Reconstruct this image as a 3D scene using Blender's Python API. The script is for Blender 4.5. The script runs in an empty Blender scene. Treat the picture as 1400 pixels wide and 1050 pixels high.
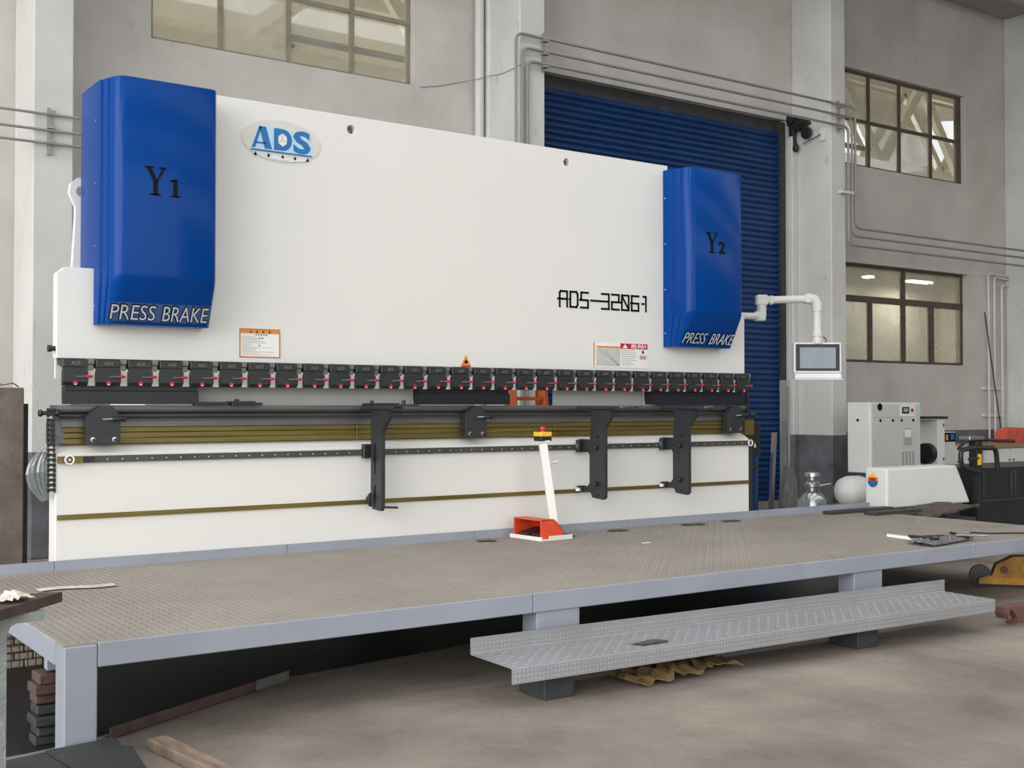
import bpy, bmesh, math, random
from mathutils import Vector, Matrix
random.seed(7)
scene = bpy.context.scene
COL = scene.collection

# ------------------------------------------------------------------ camera
YAW, PITCH = math.radians(35.05), math.atan(31 / 1611.0)
EYE = Vector((-1.8957, -7.6624, 1.48))
cam_data = bpy.data.cameras.new('camera')
cam_data.sensor_width = 36.0
cam_data.lens = 1611.0 / 1400.0 * 36.0
cam_data.clip_end = 300
cam = bpy.data.objects.new('camera', cam_data)
cam.location = EYE
cam.rotation_euler = (math.pi / 2 + PITCH, 0, -YAW)
COL.objects.link(cam)
scene.camera = cam
VDIR = Vector((math.sin(YAW), math.cos(YAW), 0))
RDIR = Vector((math.cos(YAW), -math.sin(YAW), 0))

# ------------------------------------------------------------------ light
world = bpy.data.worlds.new('overcast_daylight')
scene.world = world
world.use_nodes = True
wn = world.node_tree.nodes
wn['Background'].inputs[0].default_value = (0.97, 0.985, 1.0, 1)
wn['Background'].inputs[1].default_value = 1.0
sun_d = bpy.data.lights.new('daylight_from_hall_door', 'SUN')
sun_d.energy = 1.5
sun_d.angle = math.radians(60)
sun_d.color = (1.0, 0.985, 0.95)
sun = bpy.data.objects.new('daylight_from_hall_door', sun_d)
sun.rotation_euler = Vector((0.92, 0.30, -0.27)).to_track_quat('-Z', 'Y').to_euler()
sun.location = (-8, -12, 8)
COL.objects.link(sun)
vs = scene.view_settings
vs.view_transform = 'Standard'
vs.look = 'None'
vs.gamma = 1.0
vs.exposure = 0.97
vs.use_curve_mapping = False


# ------------------------------------------------------------------ materials
def lin(c):
    c = c / 255.0
    return c / 12.92 if c <= 0.04045 else ((c + 0.055) / 1.055) ** 2.4


def rgb(t):
    return (lin(t[0]), lin(t[1]), lin(t[2]), 1)


M = {}


def mat(name, c, rough=0.5, metal=0.0, c2=None, scale=3.0, amount=1.0, bump=0.0, bscale=40.0,
        coat=0.0, emit=None, stretch=None, spec=0.5, detail=6.0):
    m = bpy.data.materials.new(name)
    m.use_nodes = True
    nt = m.node_tree
    N, L = nt.nodes, nt.links
    b = N['Principled BSDF']
    b.inputs['Roughness'].default_value = rough
    b.inputs['Metallic'].default_value = metal
    b.inputs['Specular IOR Level'].default_value = spec
    b.inputs['Coat Weight'].default_value = coat
    if emit:
        b.inputs['Emission Color'].default_value = rgb(c)
        b.inputs['Emission Strength'].default_value = emit
    geo = N.new('ShaderNodeNewGeometry')
    vec = geo.outputs['Position']
    if stretch:
        mp = N.new('ShaderNodeMapping')
        mp.inputs['Scale'].default_value = stretch
        L.new(vec, mp.inputs['Vector'])
        vec = mp.outputs['Vector']
    if c2 is None:
        c2 = tuple(max(0, v * 0.93) for v in c)
    nz = N.new('ShaderNodeTexNoise')
    nz.inputs['Scale'].default_value = scale
    nz.inputs['Detail'].default_value = detail
    nz.inputs['Roughness'].default_value = 0.6
    L.new(vec, nz.inputs['Vector'])
    rp = N.new('ShaderNodeValToRGB')
    rp.color_ramp.elements[0].position = 0.5 - 0.22 / amount
    rp.color_ramp.elements[1].position = 0.5 + 0.22 / amount
    rp.color_ramp.elements[0].color = rgb(c2)
    rp.color_ramp.elements[1].color = rgb(c)
    L.new(nz.outputs['Fac'], rp.inputs['Fac'])
    L.new(rp.outputs['Color'], b.inputs['Base Color'])
    if bump > 0:
        n2 = N.new('ShaderNodeTexNoise')
        n2.inputs['Scale'].default_value = bscale
        n2.inputs['Detail'].default_value = 5
        L.new(vec, n2.inputs['Vector'])
        bp = N.new('ShaderNodeBump')
        bp.inputs['Strength'].default_value = bump
        bp.inputs['Distance'].default_value = 0.02
        L.new(n2.outputs['Fac'], bp.inputs['Height'])
        L.new(bp.outputs['Normal'], b.inputs['Normal'])
    M[name] = m
    return m


def plaster(name, c, c2, dado, dado2, zline):
    """painted plaster with a darker painted dado up to height zline"""
    m = mat(name, c, 0.85, c2=c2, scale=0.9, bump=0.25, bscale=9, spec=0.2, detail=10)
    nt = m.node_tree
    N, L = nt.nodes, nt.links
    b = N['Principled BSDF']
    upper = b.inputs['Base Color'].links[0].from_socket
    geo = N.new('ShaderNodeNewGeometry')
    # scattered chips and scuffs
    mp = N.new('ShaderNodeMapping')
    mp.inputs['Scale'].default_value = (1, 1, 0.45)
    L.new(geo.outputs['Position'], mp.inputs['Vector'])
    ch = N.new('ShaderNodeTexNoise')
    ch.inputs['Scale'].default_value = 5.0
    ch.inputs['Detail'].default_value = 12
    ch.inputs['Roughness'].default_value = 0.75
    L.new(mp.outputs['Vector'], ch.inputs['Vector'])
    cr = N.new('ShaderNodeValToRGB')
    cr.color_ramp.elements[0].position = 0.30
    cr.color_ramp.elements[1].position = 0.40
    cr.color_ramp.elements[0].color = (0.66, 0.65, 0.62, 1)
    cr.color_ramp.elements[1].color = (1, 1, 1, 1)
    L.new(ch.outputs['Fac'], cr.inputs['Fac'])
    mu = N.new('ShaderNodeMix')
    mu.data_type = 'RGBA'
    mu.blend_type = 'MULTIPLY'
    mu.inputs[0].default_value = 1.0
    L.new(upper, mu.inputs[6])
    L.new(cr.outputs['Color'], mu.inputs[7])
    upper = mu.outputs[2]
    if dado:
        sp = N.new('ShaderNodeSeparateXYZ')
        L.new(geo.outputs['Position'], sp.inputs[0])
        lt = N.new('ShaderNodeMath')
        lt.operation = 'LESS_THAN'
        lt.inputs[1].default_value = zline
        L.new(sp.outputs['Z'], lt.inputs[0])
        nz = N.new('ShaderNodeTexNoise')
        nz.inputs['Scale'].default_value = 4
        nz.inputs['Detail'].default_value = 8
        L.new(geo.outputs['Position'], nz.inputs['Vector'])
        dr = N.new('ShaderNodeValToRGB')
        dr.color_ramp.elements[0].position = 0.3
        dr.color_ramp.elements[1].position = 0.7
        dr.color_ramp.elements[0].color = rgb(dado2)
        dr.color_ramp.elements[1].color = rgb(dado)
        L.new(nz.outputs['Fac'], dr.inputs['Fac'])
        mx = N.new('ShaderNodeMix')
        mx.data_type = 'RGBA'
        L.new(lt.outputs[0], mx.inputs[0])
        L.new(upper, mx.inputs[6])
        L.new(dr.outputs['Color'], mx.inputs[7])
        upper = mx.outputs[2]
    L.new(upper, b.inputs['Base Color'])
    return m


def glass(name, tint, frost, gloss=0.12):
    m = bpy.data.materials.new(name)
    m.use_nodes = True
    nt = m.node_tree
    N, L = nt.nodes, nt.links
    N.remove(N['Principled BSDF'])
    out = N['Material Output']
    tr = N.new('ShaderNodeBsdfTransparent')
    tr.inputs[0].default_value = (0.93, 0.95, 0.93, 1)
    df = N.new('ShaderNodeBsdfDiffuse')
    df.inputs[0].default_value = rgb(tint)
    gl = N.new('ShaderNodeBsdfGlossy')
    gl.inputs['Roughness'].default_value = 0.03
    geo = N.new('ShaderNodeNewGeometry')
    nz = N.new('ShaderNodeTexNoise')
    nz.inputs['Scale'].default_value = 2.5
    nz.inputs['Detail'].default_value = 7
    L.new(geo.outputs['Position'], nz.inputs['Vector'])
    ma = N.new('ShaderNodeMath')
    ma.operation = 'MULTIPLY_ADD'
    ma.inputs[1].default_value = 0.3
    ma.inputs[2].default_value = frost - 0.15
    ma.use_clamp = True
    L.new(nz.outputs['Fac'], ma.inputs[0])
    m1 = N.new('ShaderNodeMixShader')
    L.new(ma.outputs[0], m1.inputs[0])
    L.new(tr.outputs[0], m1.inputs[1])
    L.new(df.outputs[0], m1.inputs[2])
    m2 = N.new('ShaderNodeMixShader')
    m2.inputs[0].default_value = gloss
    L.new(m1.outputs[0], m2.inputs[1])
    L.new(gl.outputs[0], m2.inputs[2])
    L.new(m2.outputs[0], out.inputs['Surface'])
    M[name] = m
    return m


plaster('wall_plaster', (206, 203, 198), (180, 177, 171), (112, 114, 118), (88, 90, 94), 1.05)
plaster('column_plaster', (212, 212, 209), (192, 191, 188), (112, 115, 120), (86, 89, 93), 1.03)
mat('roof_paint', (170, 170, 168), 0.8, scale=1.2)
mat('concrete_floor', (160, 150, 139), 0.75, c2=(112, 103, 96), scale=1.1, bump=0.25, bscale=14, detail=9, spec=0.3)
mat('machine_white', (226, 225, 220), 0.4, c2=(223, 222, 217), scale=1.0, spec=0.4)
mat('cover_blue', (0, 60, 134), 0.18, c2=(0, 58, 130), scale=1.0, spec=0.13)
mat('door_blue', (22, 62, 112), 0.28, c2=(14, 48, 94), scale=1.5, stretch=(0.4, 1, 3), spec=0.35)
mat('clamp_black', (44, 46, 48), 0.45, c2=(32, 34, 36), scale=12)
mat('punch_black', (26, 30, 38), 0.35, c2=(20, 23, 30), scale=6)
mat('oxide_black', (48, 50, 54), 0.45, c2=(38, 40, 44), scale=9)
mat('clamp_steel', (128, 127, 122), 0.4, 0.3, scale=10)
mat('red_plastic', (196, 28, 62), 0.35, scale=5)
mat('gold_zinc', (134, 120, 62), 0.38, 0.5, c2=(98, 86, 42), scale=2.0, stretch=(0.8, 1, 14))
mat('table_steel', (120, 120, 120), 0.4, 0.55, c2=(98, 97, 95), scale=2.0, stretch=(0.6, 1, 10))
mat('die_steel', (92, 90, 88), 0.42, 0.5, c2=(74, 72, 70), scale=2.0, stretch=(0.6, 1, 10))
mat('rail_steel', (88, 90, 86), 0.4, 0.4, c2=(70, 72, 68), scale=4)
mat('bright_steel', (205, 206, 208), 0.25, 0.9, scale=6)
mat('rear_panel_grey', (168, 168, 166), 0.5, c2=(160, 160, 158), scale=2)
mat('platform_grey', (154, 159, 170), 0.5, c2=(142, 147, 158), scale=2.5, bump=0.05)
mat('tread_plate', (164, 156, 146), 0.6, c2=(142, 135, 127), scale=1.4, detail=9, metal=0.1)
mat('step_plate', (148, 150, 155), 0.55, c2=(138, 137, 136), scale=2.2, detail=9, metal=0.1)
mat('step_lug', (172, 173, 175), 0.5, c2=(156, 155, 154), scale=2.2, metal=0.1)
mat('deck_lug', (140, 132, 123), 0.55, c2=(118, 112, 105), scale=1.4, metal=0.1)
mat('print_black', (10, 11, 13), 0.5, spec=0.15)
mat('logo_blue', (12, 112, 178), 0.35)
mat('logo_pale', (190, 222, 240), 0.4)
mat('logo_oval', (214, 214, 206), 0.25, coat=0.4)
mat('paper_white', (240, 240, 238), 0.6)
mat('label_orange', (222, 142, 62), 0.5)
mat('label_brown', (96, 62, 40), 0.5)
mat('label_red', (196, 22, 52), 0.5)
mat('label_grey', (170, 172, 172), 0.5)
mat('letter_silver', (196, 204, 216), 0.35)
mat('letter_backing', (62, 92, 142), 0.4)
mat('orange_red', (226, 84, 48), 0.4, c2=(212, 72, 40), scale=4)
mat('yellow', (250, 196, 60), 0.4)
mat('dark_inside', (58, 30, 26), 0.6)
mat('rust_brown', (96, 74, 68), 0.75, c2=(62, 48, 46), scale=9, bump=0.3, bscale=50)
mat('rusty_slab', (128, 120, 110), 0.85, c2=(84, 76, 68), scale=3.5, bump=0.3, bscale=25, detail=10)
mat('old_grey_steel', (150, 158, 152), 0.7, c2=(112, 118, 114), scale=10, bump=0.5, bscale=60)
mat('dark_steel', (62, 64, 66), 0.6, c2=(44, 45, 46), scale=5, bump=0.15)
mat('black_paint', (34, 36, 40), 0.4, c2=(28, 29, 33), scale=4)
mat('yellow_jack', (196, 140, 36), 0.55, c2=(120, 82, 30), scale=8)
mat('cast_red_brown', (120, 84, 76), 0.75, c2=(98, 66, 60), scale=9)
mat('wood', (160, 142, 126), 0.75, c2=(112, 92, 80), scale=5, stretch=(6, 1, 1), bump=0.3)
mat('ladder_orange', (196, 96, 44), 0.5)
mat('cardboard', (146, 118, 76), 0.8, c2=(96, 76, 50), scale=9, bump=0.3)
mat('foil', (226, 218, 206), 0.5, c2=(190, 178, 164), scale=14)
mat('conduit', (152, 151, 148), 0.4, 0.25, scale=4)
mat('pvc_white', (214, 214, 210), 0.4, scale=3)
mat('frame_brown', (92, 78, 68), 0.55, c2=(74, 62, 54), scale=5)
mat('frame_tan', (150, 144, 128), 0.55, c2=(126, 118, 102), scale=5)
mat('truss_white', (226, 222, 210), 0.7, c2=(214, 208, 194), scale=2)
mat('hall_cream', (186, 179, 162), 0.85, c2=(168, 160, 144), scale=0.8)
mat('office_cream', (216, 210, 192), 0.9, c2=(206, 198, 178), scale=0.6)
mat('lamp_glow', (255, 252, 240), 0.5, emit=6.0)
mat('compressor_white', (224, 225, 222), 0.45, c2=(216, 217, 214), scale=2)
mat('compressor_grey', (204, 205, 202), 0.45, c2=(196, 197, 194), scale=2)
mat('screen_dark', (28, 32, 42), 0.15, spec=0.4)
mat('screen_pale', (124, 134, 144), 0.06, c2=(96, 106, 118), scale=2, coat=0.6, spec=0.6)
mat('monitor_shell', (224, 227, 230), 0.4)
mat('orange_dot', (226, 120, 40), 0.4)
mat('pale_plastic', (190, 192, 190), 0.25, c2=(150, 152, 150), scale=12, coat=0.4)
mat('red_plastic_bucket', (206, 92, 78), 0.5)
mat('brick_pale', (198, 186, 170), 0.85, c2=(170, 158, 144), scale=12)
mat('mortar', (120, 112, 104), 0.9)
mat('wire_rust', (74, 58, 50), 0.6)
mat('wood_top', (156, 128, 96), 0.6)
mat('grey_cloth', (120, 120, 120), 0.6, c2=(84, 84, 86), scale=16)
mat('rag_brown', (96, 84, 78), 0.85, c2=(64, 56, 54), scale=10)
mat('stain_dark', (86, 78, 70), 0.8)
glass('window_glass', (206, 200, 182), 0.22)
glass('window_frosted', (206, 200, 182), 0.62)
glass('office_glass', (196, 188, 166), 0.45, 0.10)
glass('clear_sheet', (196, 206, 204), 0.3, 0.2)
glass('chain_fan_plastic', (206, 210, 212), 0.12, 0.06)


# ------------------------------------------------------------------ mesh helper
class MB:
    def __init__(self):
        self.v, self.f = [], []

    def add(self, vs, fs, mtx=None):
        o = len(self.v)
        if mtx is not None:
            vs = [mtx @ Vector(p) for p in vs]
        self.v += [tuple(p) for p in vs]
        self.f += [tuple(i + o for i in f) for f in fs]
        return self

    def box(self, x0, x1, y0, y1, z0, z1, mtx=None, ch=0.0):
        if ch > 0:                       # chamfered box
            bm = bmesh.new()
            bmesh.ops.create_cube(bm, size=1)
            for v in bm.verts:
                v.co = ((x0 + x1) / 2 + v.co.x * (x1 - x0), (y0 + y1) / 2 + v.co.y * (y1 - y0),
                        (z0 + z1) / 2 + v.co.z * (z1 - z0))
            bmesh.ops.bevel(bm, geom=list(bm.edges), offset=ch, segments=1, affect='EDGES', clamp_overlap=True)
            bm.verts.index_update()
            self.add([v.co.copy() for v in bm.verts], [[v.index for v in f.verts] for f in bm.faces], mtx)
            bm.free()
            return self
        vs = [(x0, y0, z0), (x1, y0, z0), (x1, y1, z0), (x0, y1, z0), (x0, y0, z1), (x1, y0, z1), (x1, y1, z1), (x0, y1, z1)]
        fs = [(3, 2, 1, 0), (4, 5, 6, 7), (0, 1, 5, 4), (1, 2, 6, 5), (2, 3, 7, 6), (3, 0, 4, 7)]
        return self.add(vs, fs, mtx)

    def prism(self, poly, axis, a, b, holes=(), mtx=None):
        """poly in the two axes other than `axis`, extruded along `axis` from a to b; holes are loops"""
        bm = bmesh.new()

        def pt(p, t):
            return {'x': (t, p[0], p[1]), 'y': (p[0], t, p[1]), 'z': (p[0], p[1], t)}[axis]
        loops = [list(poly)] + [list(h) for h in holes]
        edges = []
        for lp in loops:
            vs = [bm.verts.new(pt(p, a)) for p in lp]
            for i in range(len(vs)):
                edges.append(bm.edges.new((vs[i], vs[(i + 1) % len(vs)])))
        if holes:
            bmesh.ops.triangle_fill(bm, edges=edges, use_beauty=True)
        else:
            bm.faces.new(list(bm.verts))
        r = bmesh.ops.extrude_face_region(bm, geom=list(bm.faces))
        d = Vector(pt((0, 0), b - a))
        bmesh.ops.translate(bm, verts=[g for g in r['geom'] if isinstance(g, bmesh.types.BMVert)], vec=d)
        bmesh.ops.recalc_face_normals(bm, faces=list(bm.faces))
        bm.verts.index_update()
        self.add([v.co.copy() for v in bm.verts], [[v.index for v in f.verts] for f in bm.faces], mtx)
        bm.free()
        return self

    def cyl(self, p0, p1, r, n=12, r1=None):
        p0, p1 = Vector(p0), Vector(p1)
        r1 = r if r1 is None else r1
        d = (p1 - p0).normalized()
        u = d.orthogonal().normalized()
        w = d.cross(u)
        vs, fs = [], []
        for p, rr in ((p0, r), (p1, r1)):
            for i in range(n):
                a = 2 * math.pi * i / n
                vs.append(p + (u * math.cos(a) + w * math.sin(a)) * rr)
        for i in range(n):
            j = (i + 1) % n
            fs.append((i, j, n + j, n + i))
        fs.append(tuple(range(n - 1, -1, -1)))
        fs.append(tuple(range(n, 2 * n)))
        return self.add(vs, fs)

    def tube(self, pts, r, n=8):
        pts = [Vector(p) for p in pts]
        vs, fs = [], []
        u = None
        for k, p in enumerate(pts):
            if k == 0:
                d = pts[1] - pts[0]
            elif k == len(pts) - 1:
                d = pts[-1] - pts[-2]
            else:
                d = (pts[k + 1] - p).normalized() + (p - pts[k - 1]).normalized()
            d.normalize()
            if u is None:
                u = d.orthogonal().normalized()
            else:
                u = (u - d * u.dot(d)).normalized()
            w = d.cross(u)
            for i in range(n):
                a = 2 * math.pi * i / n
                vs.append(p + (u * math.cos(a) + w * math.sin(a)) * r)
        for k in range(len(pts) - 1):
            for i in range(n):
                j = (i + 1) % n
                fs.append((k * n + i, k * n + j, (k + 1) * n + j, (k + 1) * n + i))
        fs.append(tuple(range(n - 1, -1, -1)))
        fs.append(tuple(range((len(pts) - 1) * n, len(pts) * n)))
        return self.add(vs, fs)

    def lathe(self, prof, c=(0, 0, 0), axis='z', n=20, mtx=None):
        vs, fs = [], []
        for r, h in prof:
            for i in range(n):
                a = 2 * math.pi * i / n
                x, y = r * math.cos(a), r * math.sin(a)
                q = {'z': (x, y, h), 'y': (x, h, y), 'x': (h, x, y)}[axis]
                vs.append((c[0] + q[0], c[1] + q[1], c[2] + q[2]))
        for k in range(len(prof) - 1):
            for i in range(n):
                j = (i + 1) % n
                fs.append((k * n + i, k * n + j, (k + 1) * n + j, (k + 1) * n + i))
        fs.append(tuple(range(n - 1, -1, -1)))
        fs.append(tuple(range((len(prof) - 1) * n, len(prof) * n)))
        return self.add(vs, fs, mtx)

    def grid(self, fn, nu, nv, thick=0.0):
        """surface fn(u,v) -> point, u,v in 0..1; optional thickness downwards"""
        o = []
        for i in range(nu + 1):
            for j in range(nv + 1):
                o.append(Vector(fn(i / nu, j / nv)))
        fs = []
        for i in range(nu):
            for j in range(nv):
                a = i * (nv + 1) + j
                fs.append((a, a + nv + 1, a + nv + 2, a + 1))
        if thick:
            k = len(o)
            o2 = [p - Vector((0, 0, thick)) for p in o]
            fs2 = [tuple(i + k for i in reversed(f)) for f in fs]
            rim = []
            path = [i * (nv + 1) for i in range(nu + 1)] + [nu * (nv + 1) + j for j in range(1, nv + 1)] + \
                   [i * (nv + 1) + nv for i in range(nu - 1, -1, -1)] + [j for j in range(nv - 1, 0, -1)]
            for q in range(len(path)):
                a, b = path[q], path[(q + 1) % len(path)]
                rim.append((b, a, a + k, b + k))
            o, fs = o + o2, fs + fs2 + rim
        return self.add(o, fs)

    def mesh(self, name, material, smooth=False, off=None):
        me = bpy.data.meshes.new(name)
        vv = self.v if off is None else [(p[0] - off[0], p[1] - off[1], p[2] - off[2]) for p in self.v]
        me.from_pydata(vv, [], self.f)
        bm = bmesh.new()
        bm.from_mesh(me)
        bmesh.ops.recalc_face_normals(bm, faces=list(bm.faces))
        bm.to_mesh(me)
        bm.free()
        me.materials.append(M[material])
        if smooth:
            for p in me.polygons:
                p.use_smooth = True
            me.set_sharp_from_angle(angle=math.radians(35))
        me.update()
        return me

    def build(self, name, material, parent=None, smooth=False, label=None, kind=None, bevel=0.0):
        off = WORLD.get(parent.name, Vector()) if parent else None
        o = bpy.data.objects.new(name, self.mesh(name, material, smooth, off))
        COL.objects.link(o)
        if parent:
            o.parent = parent
            WORLD[o.name] = off.copy()
        if label:
            o['label'] = label
        if kind:
            o['kind'] = kind
        if bevel:
            md = o.modifiers.new('edge', 'BEVEL')
            md.width = bevel
            md.segments = 2
            md.limit_method = 'ANGLE'
        return o


WORLD = {}          # world origin of every object (nothing here is rotated or scaled)


def thing(name, label, cat, loc=(0, 0, 0), group=None):
    o = bpy.data.objects.new(name, None)
    o.empty_display_size = 0.1
    COL.objects.link(o)
    o.location = loc
    WORLD[o.name] = Vector(loc)
    o['label'] = label
    o['category'] = cat
    if group:
        o['group'] = group
    return o


def tag(o, label, cat, group=None):
    o['label'] = label
    o['category'] = cat
    if group:
        o['group'] = group
    return o


def struct(name, loc=(0, 0, 0)):
    o = bpy.data.objects.new(name, None)
    o.empty_display_size = 0.1
    COL.objects.link(o)
    o.location = loc
    WORLD[o.name] = Vector(loc)
    o['kind'] = 'structure'
    return o


def clone(src, parent, delta, recursive=True):
    """copy of a part (and its own children) moved by delta"""
    c = src.copy()
    COL.objects.link(c)
    c.parent = parent
    c.location = src.location + Vector(delta)
    WORLD[c.name] = WORLD.get(src.name, Vector()) + Vector(delta)
    if recursive:
        for ch in src.children:
            d = ch.copy()
            COL.objects.link(d)
            d.parent = c
    return c


def circle(cx, cy, r, n=16, a0=0.0):
    return [(cx + r * math.cos(a0 + 2 * math.pi * i / n), cy + r * math.sin(a0 + 2 * math.pi * i / n)) for i in range(n)]


def arc_path(corners, rad, seg=5):
    """polyline through corners with rounded bends"""
    P = [Vector(c) for c in corners]
    out = [P[0]]
    for k in range(1, len(P) - 1):
        a = (P[k - 1] - P[k]).normalized()
        b = (P[k + 1] - P[k]).normalized()
        p0, p1 = P[k] + a * rad, P[k] + b * rad
        for i in range(seg + 1):
            t = i / seg
            out.append(p0 * (1 - t) ** 2 + P[k] * 2 * t * (1 - t) + p1 * t * t)
    out.append(P[-1])
    return out


def text_mb(body, x0, x1, z0, z1, y, depth=0.004, bold=0.0, shear=0.0, keep=False, fn=None):
    """flat lettering in the XZ plane facing -Y, fitted to the rectangle (fn maps (x,z)->point if given)"""
    cu = bpy.data.curves.new('lettering', 'FONT')
    cu.body = body
    cu.offset = bold
    cu.shear = shear
    cu.resolution_u = 3
    ob = bpy.data.objects.new('lettering', cu)
    COL.objects.link(ob)
    dg = bpy.context.evaluated_depsgraph_get()
    dg.update()
    me = bpy.data.meshes.new_from_object(ob.evaluated_get(dg))
    bpy.data.objects.remove(ob)
    bpy.data.curves.remove(cu)
    mb = MB()
    if len(me.vertices) == 0:
        return mb
    xs = [v.co.x for v in me.vertices]
    ys = [v.co.y for v in me.vertices]
    ax, bx, ay, by = min(xs), max(xs), min(ys), max(ys)
    pts = []
    for v in me.vertices:
        px = x0 + (v.co.x - ax) / (bx - ax) * (x1 - x0)
        pz = z0 + (v.co.y - ay) / (by - ay) * (z1 - z0)
        pts.append(fn(px, pz) if fn else (px, y, pz))
    fs = [tuple(p.vertices) for p in me.polygons]
    mb.add(pts, fs)
    bpy.data.meshes.remove(me)
    return mb


def solid(o, t=0.003):
    md = o.modifiers.new('thickness', 'SOLIDIFY')
    md.thickness = t
    md.offset = 0
    return o


# ================================================================== SETTING
FL = -0.03                                    # floor level
mb = MB().box(-26, 42, -34, 34, FL - 0.12, FL)
fl = mb.build('floor', 'concrete_floor')
fl['kind'] = 'structure'

# back wall with its openings
WY0, WY1 = 5.40, 5.65
W1 = (2.33, 5.73, 5.61, 7.27)
W2 = (13.90, 17.60, 5.61, 7.27)
W3 = (13.90, 17.62, 2.24, 3.94)
DR = (7.25, 12.72, FL, 6.14)
openings = [W1, W2, W3, DR]
xs = sorted({-12.0, 30.0} | {o[i] for o in openings for i in (0, 1)})
zs = sorted({FL, 8.95} | {o[i] for o in openings for i in (2, 3)})
mb = MB()
for i in range(len(xs) - 1):
    j = 0
    while j < len(zs) - 1:
        def free(j):
            cx, cz = (xs[i] + xs[i + 1]) / 2, (zs[j] + zs[j + 1]) / 2
            return not any(o[0] < cx < o[1] and o[2] < cz < o[3] for o in openings)
        if not free(j):
            j += 1
            continue
        k = j
        while k < len(zs) - 1 and free(k):
            k += 1
        mb.box(xs[i], xs[i + 1], WY0, WY1, zs[j], zs[k])
        j = k
wall = mb.build('wall_back', 'wall_plaster')
wall['kind'] = 'structure'

# projecting columns
for n, (x0, x1) in enumerate(((0.90, 1.29), (6.83, 7.23), (12.85, 13.20), (18.85, 19.25)), 1):
    o = MB().box(x0, x1, 4.60, WY0, FL, 8.95, ch=0.012).build('trim_%d' % n, 'column_plaster')
    o['kind'] = 'structure'

# roof of the hall with purlins and rafters
mb = MB()                                     # sheet roof with open roof-light strips over the left bays
for y0, y1 in ((-14.0, -11.0), (-9.0, -7.0), (-5.0, -3.0), (-1.0, 1.0), (3.0, 5.65)):
    mb.box(-9, 11.5, y0, y1, 8.95, 9.15)
for y0, y1 in ((-14.0, -11.0), (-9.0, -6.5), (-4.0, 5.65)):
    mb.box(11.5, 30, y0, y1, 8.95, 9.15)
roof = mb.build('ceiling', 'roof_paint')
roof['kind'] = 'structure'
for x in (0.98, 6.95, 12.93, 18.95):
    MB().box(x, x + 0.18, -14, 5.40, 8.62, 8.95).build('rafter', 'roof_paint', roof)
for y in (-11.1, -9.0, -7.1, -5.0, -3.1, -1.0, 0.9, 3.0, 4.4):
    MB().box(-9, 30, y, y + 0.10, 8.78, 8.95).build('purlin', 'roof_paint', roof)

# the rest of the hall, behind and to the right of the viewer
o = MB().box(7.0, 30, -14.2, -14.0, FL, 6.0).box(7.0, 30, -14.2, -14.0, 8.2, 8.95).build('wall_front', 'wall_plaster')
o['kind'] = 'structure'
o = MB().box(30, 30.2, -14.2, 5.65, FL, 8.95).build('wall_right', 'wall_plaster')
o['kind'] = 'structure'

# hall next door, seen through the high windows
mb = MB().grid(lambda u, v: (-12 + 42 * u, 5.65 + 13 * v, 9.0 + 2.2 * v), 2, 2, thick=0.15)
nh = mb.build('ceiling_next_hall', 'hall_cream')
nh['kind'] = 'structure'
o = MB().box(-12, 30, 18.6, 18.8, FL, 11.4).box(29.8, 30, 5.7, 18.6, FL, 9.0).build('wall_next_hall', 'hall_cream')
o['kind'] = 'structure'
for k, x in enumerate((-2.0, 6.0, 14.0, 22.0)):  # added fill lights, out of sight, to brighten the hall behind the windows
    ld = bpy.data.lights.new('next_hall_fill', 'POINT')
    ld.energy = 560
    ld.color = (1.0, 0.97, 0.91)
    ld.shadow_soft_size = 0.4
    lo = bpy.data.objects.new('next_hall_fill', ld)
    lo.location = (x, 13.0, 4.6)
    COL.objects.link(lo)
for k, y in enumerate((8.2, 11.5, 15.0)):
    zb = 9.0 + 2.2 * (y - 5.65) / 13
    MB().box(-12, 30, y, y + 0.35, zb - 0.45, zb - 0.02).build('roof_beam', 'hall_cream', nh)


def truss(y, x0, n, step, zb, h):
    t = struct('trim_truss', (x0, y, zb))
    MB().box(x0, x0 + n * step, y, y + 0.14, zb - 0.16, zb).build('bottom_chord', 'truss_white', t)
    MB().box(x0, x0 + n * step, y, y + 0.14, zb + h, zb + h + 0.16).build('top_chord', 'truss_white', t)
    for i in range(n):
        a = Vector((x0 + i * step, y + 0.07, zb))
        b = Vector((x0 + (i + 0.5) * step, y + 0.07, zb + h))
        c = Vector((x0 + (i + 1) * step, y + 0.07, zb))
        for p, q in ((a, b), (b, c)):
            d = (q - p)
            ln = d.length
            mx = Matrix.Translation(p) @ d.to_track_quat('Z', 'Y').to_matrix().to_4x4()
            MB().box(-0.06, 0.06, -0.09, 0.09, 0, ln, mtx=mx).build('diagonal', 'truss_white', t)


truss(7.3, -0.5, 9, 2.6, 6.35, 1.75)
truss(10.6, 0.4, 10, 3.0, 7.5, 1.8)

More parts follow.
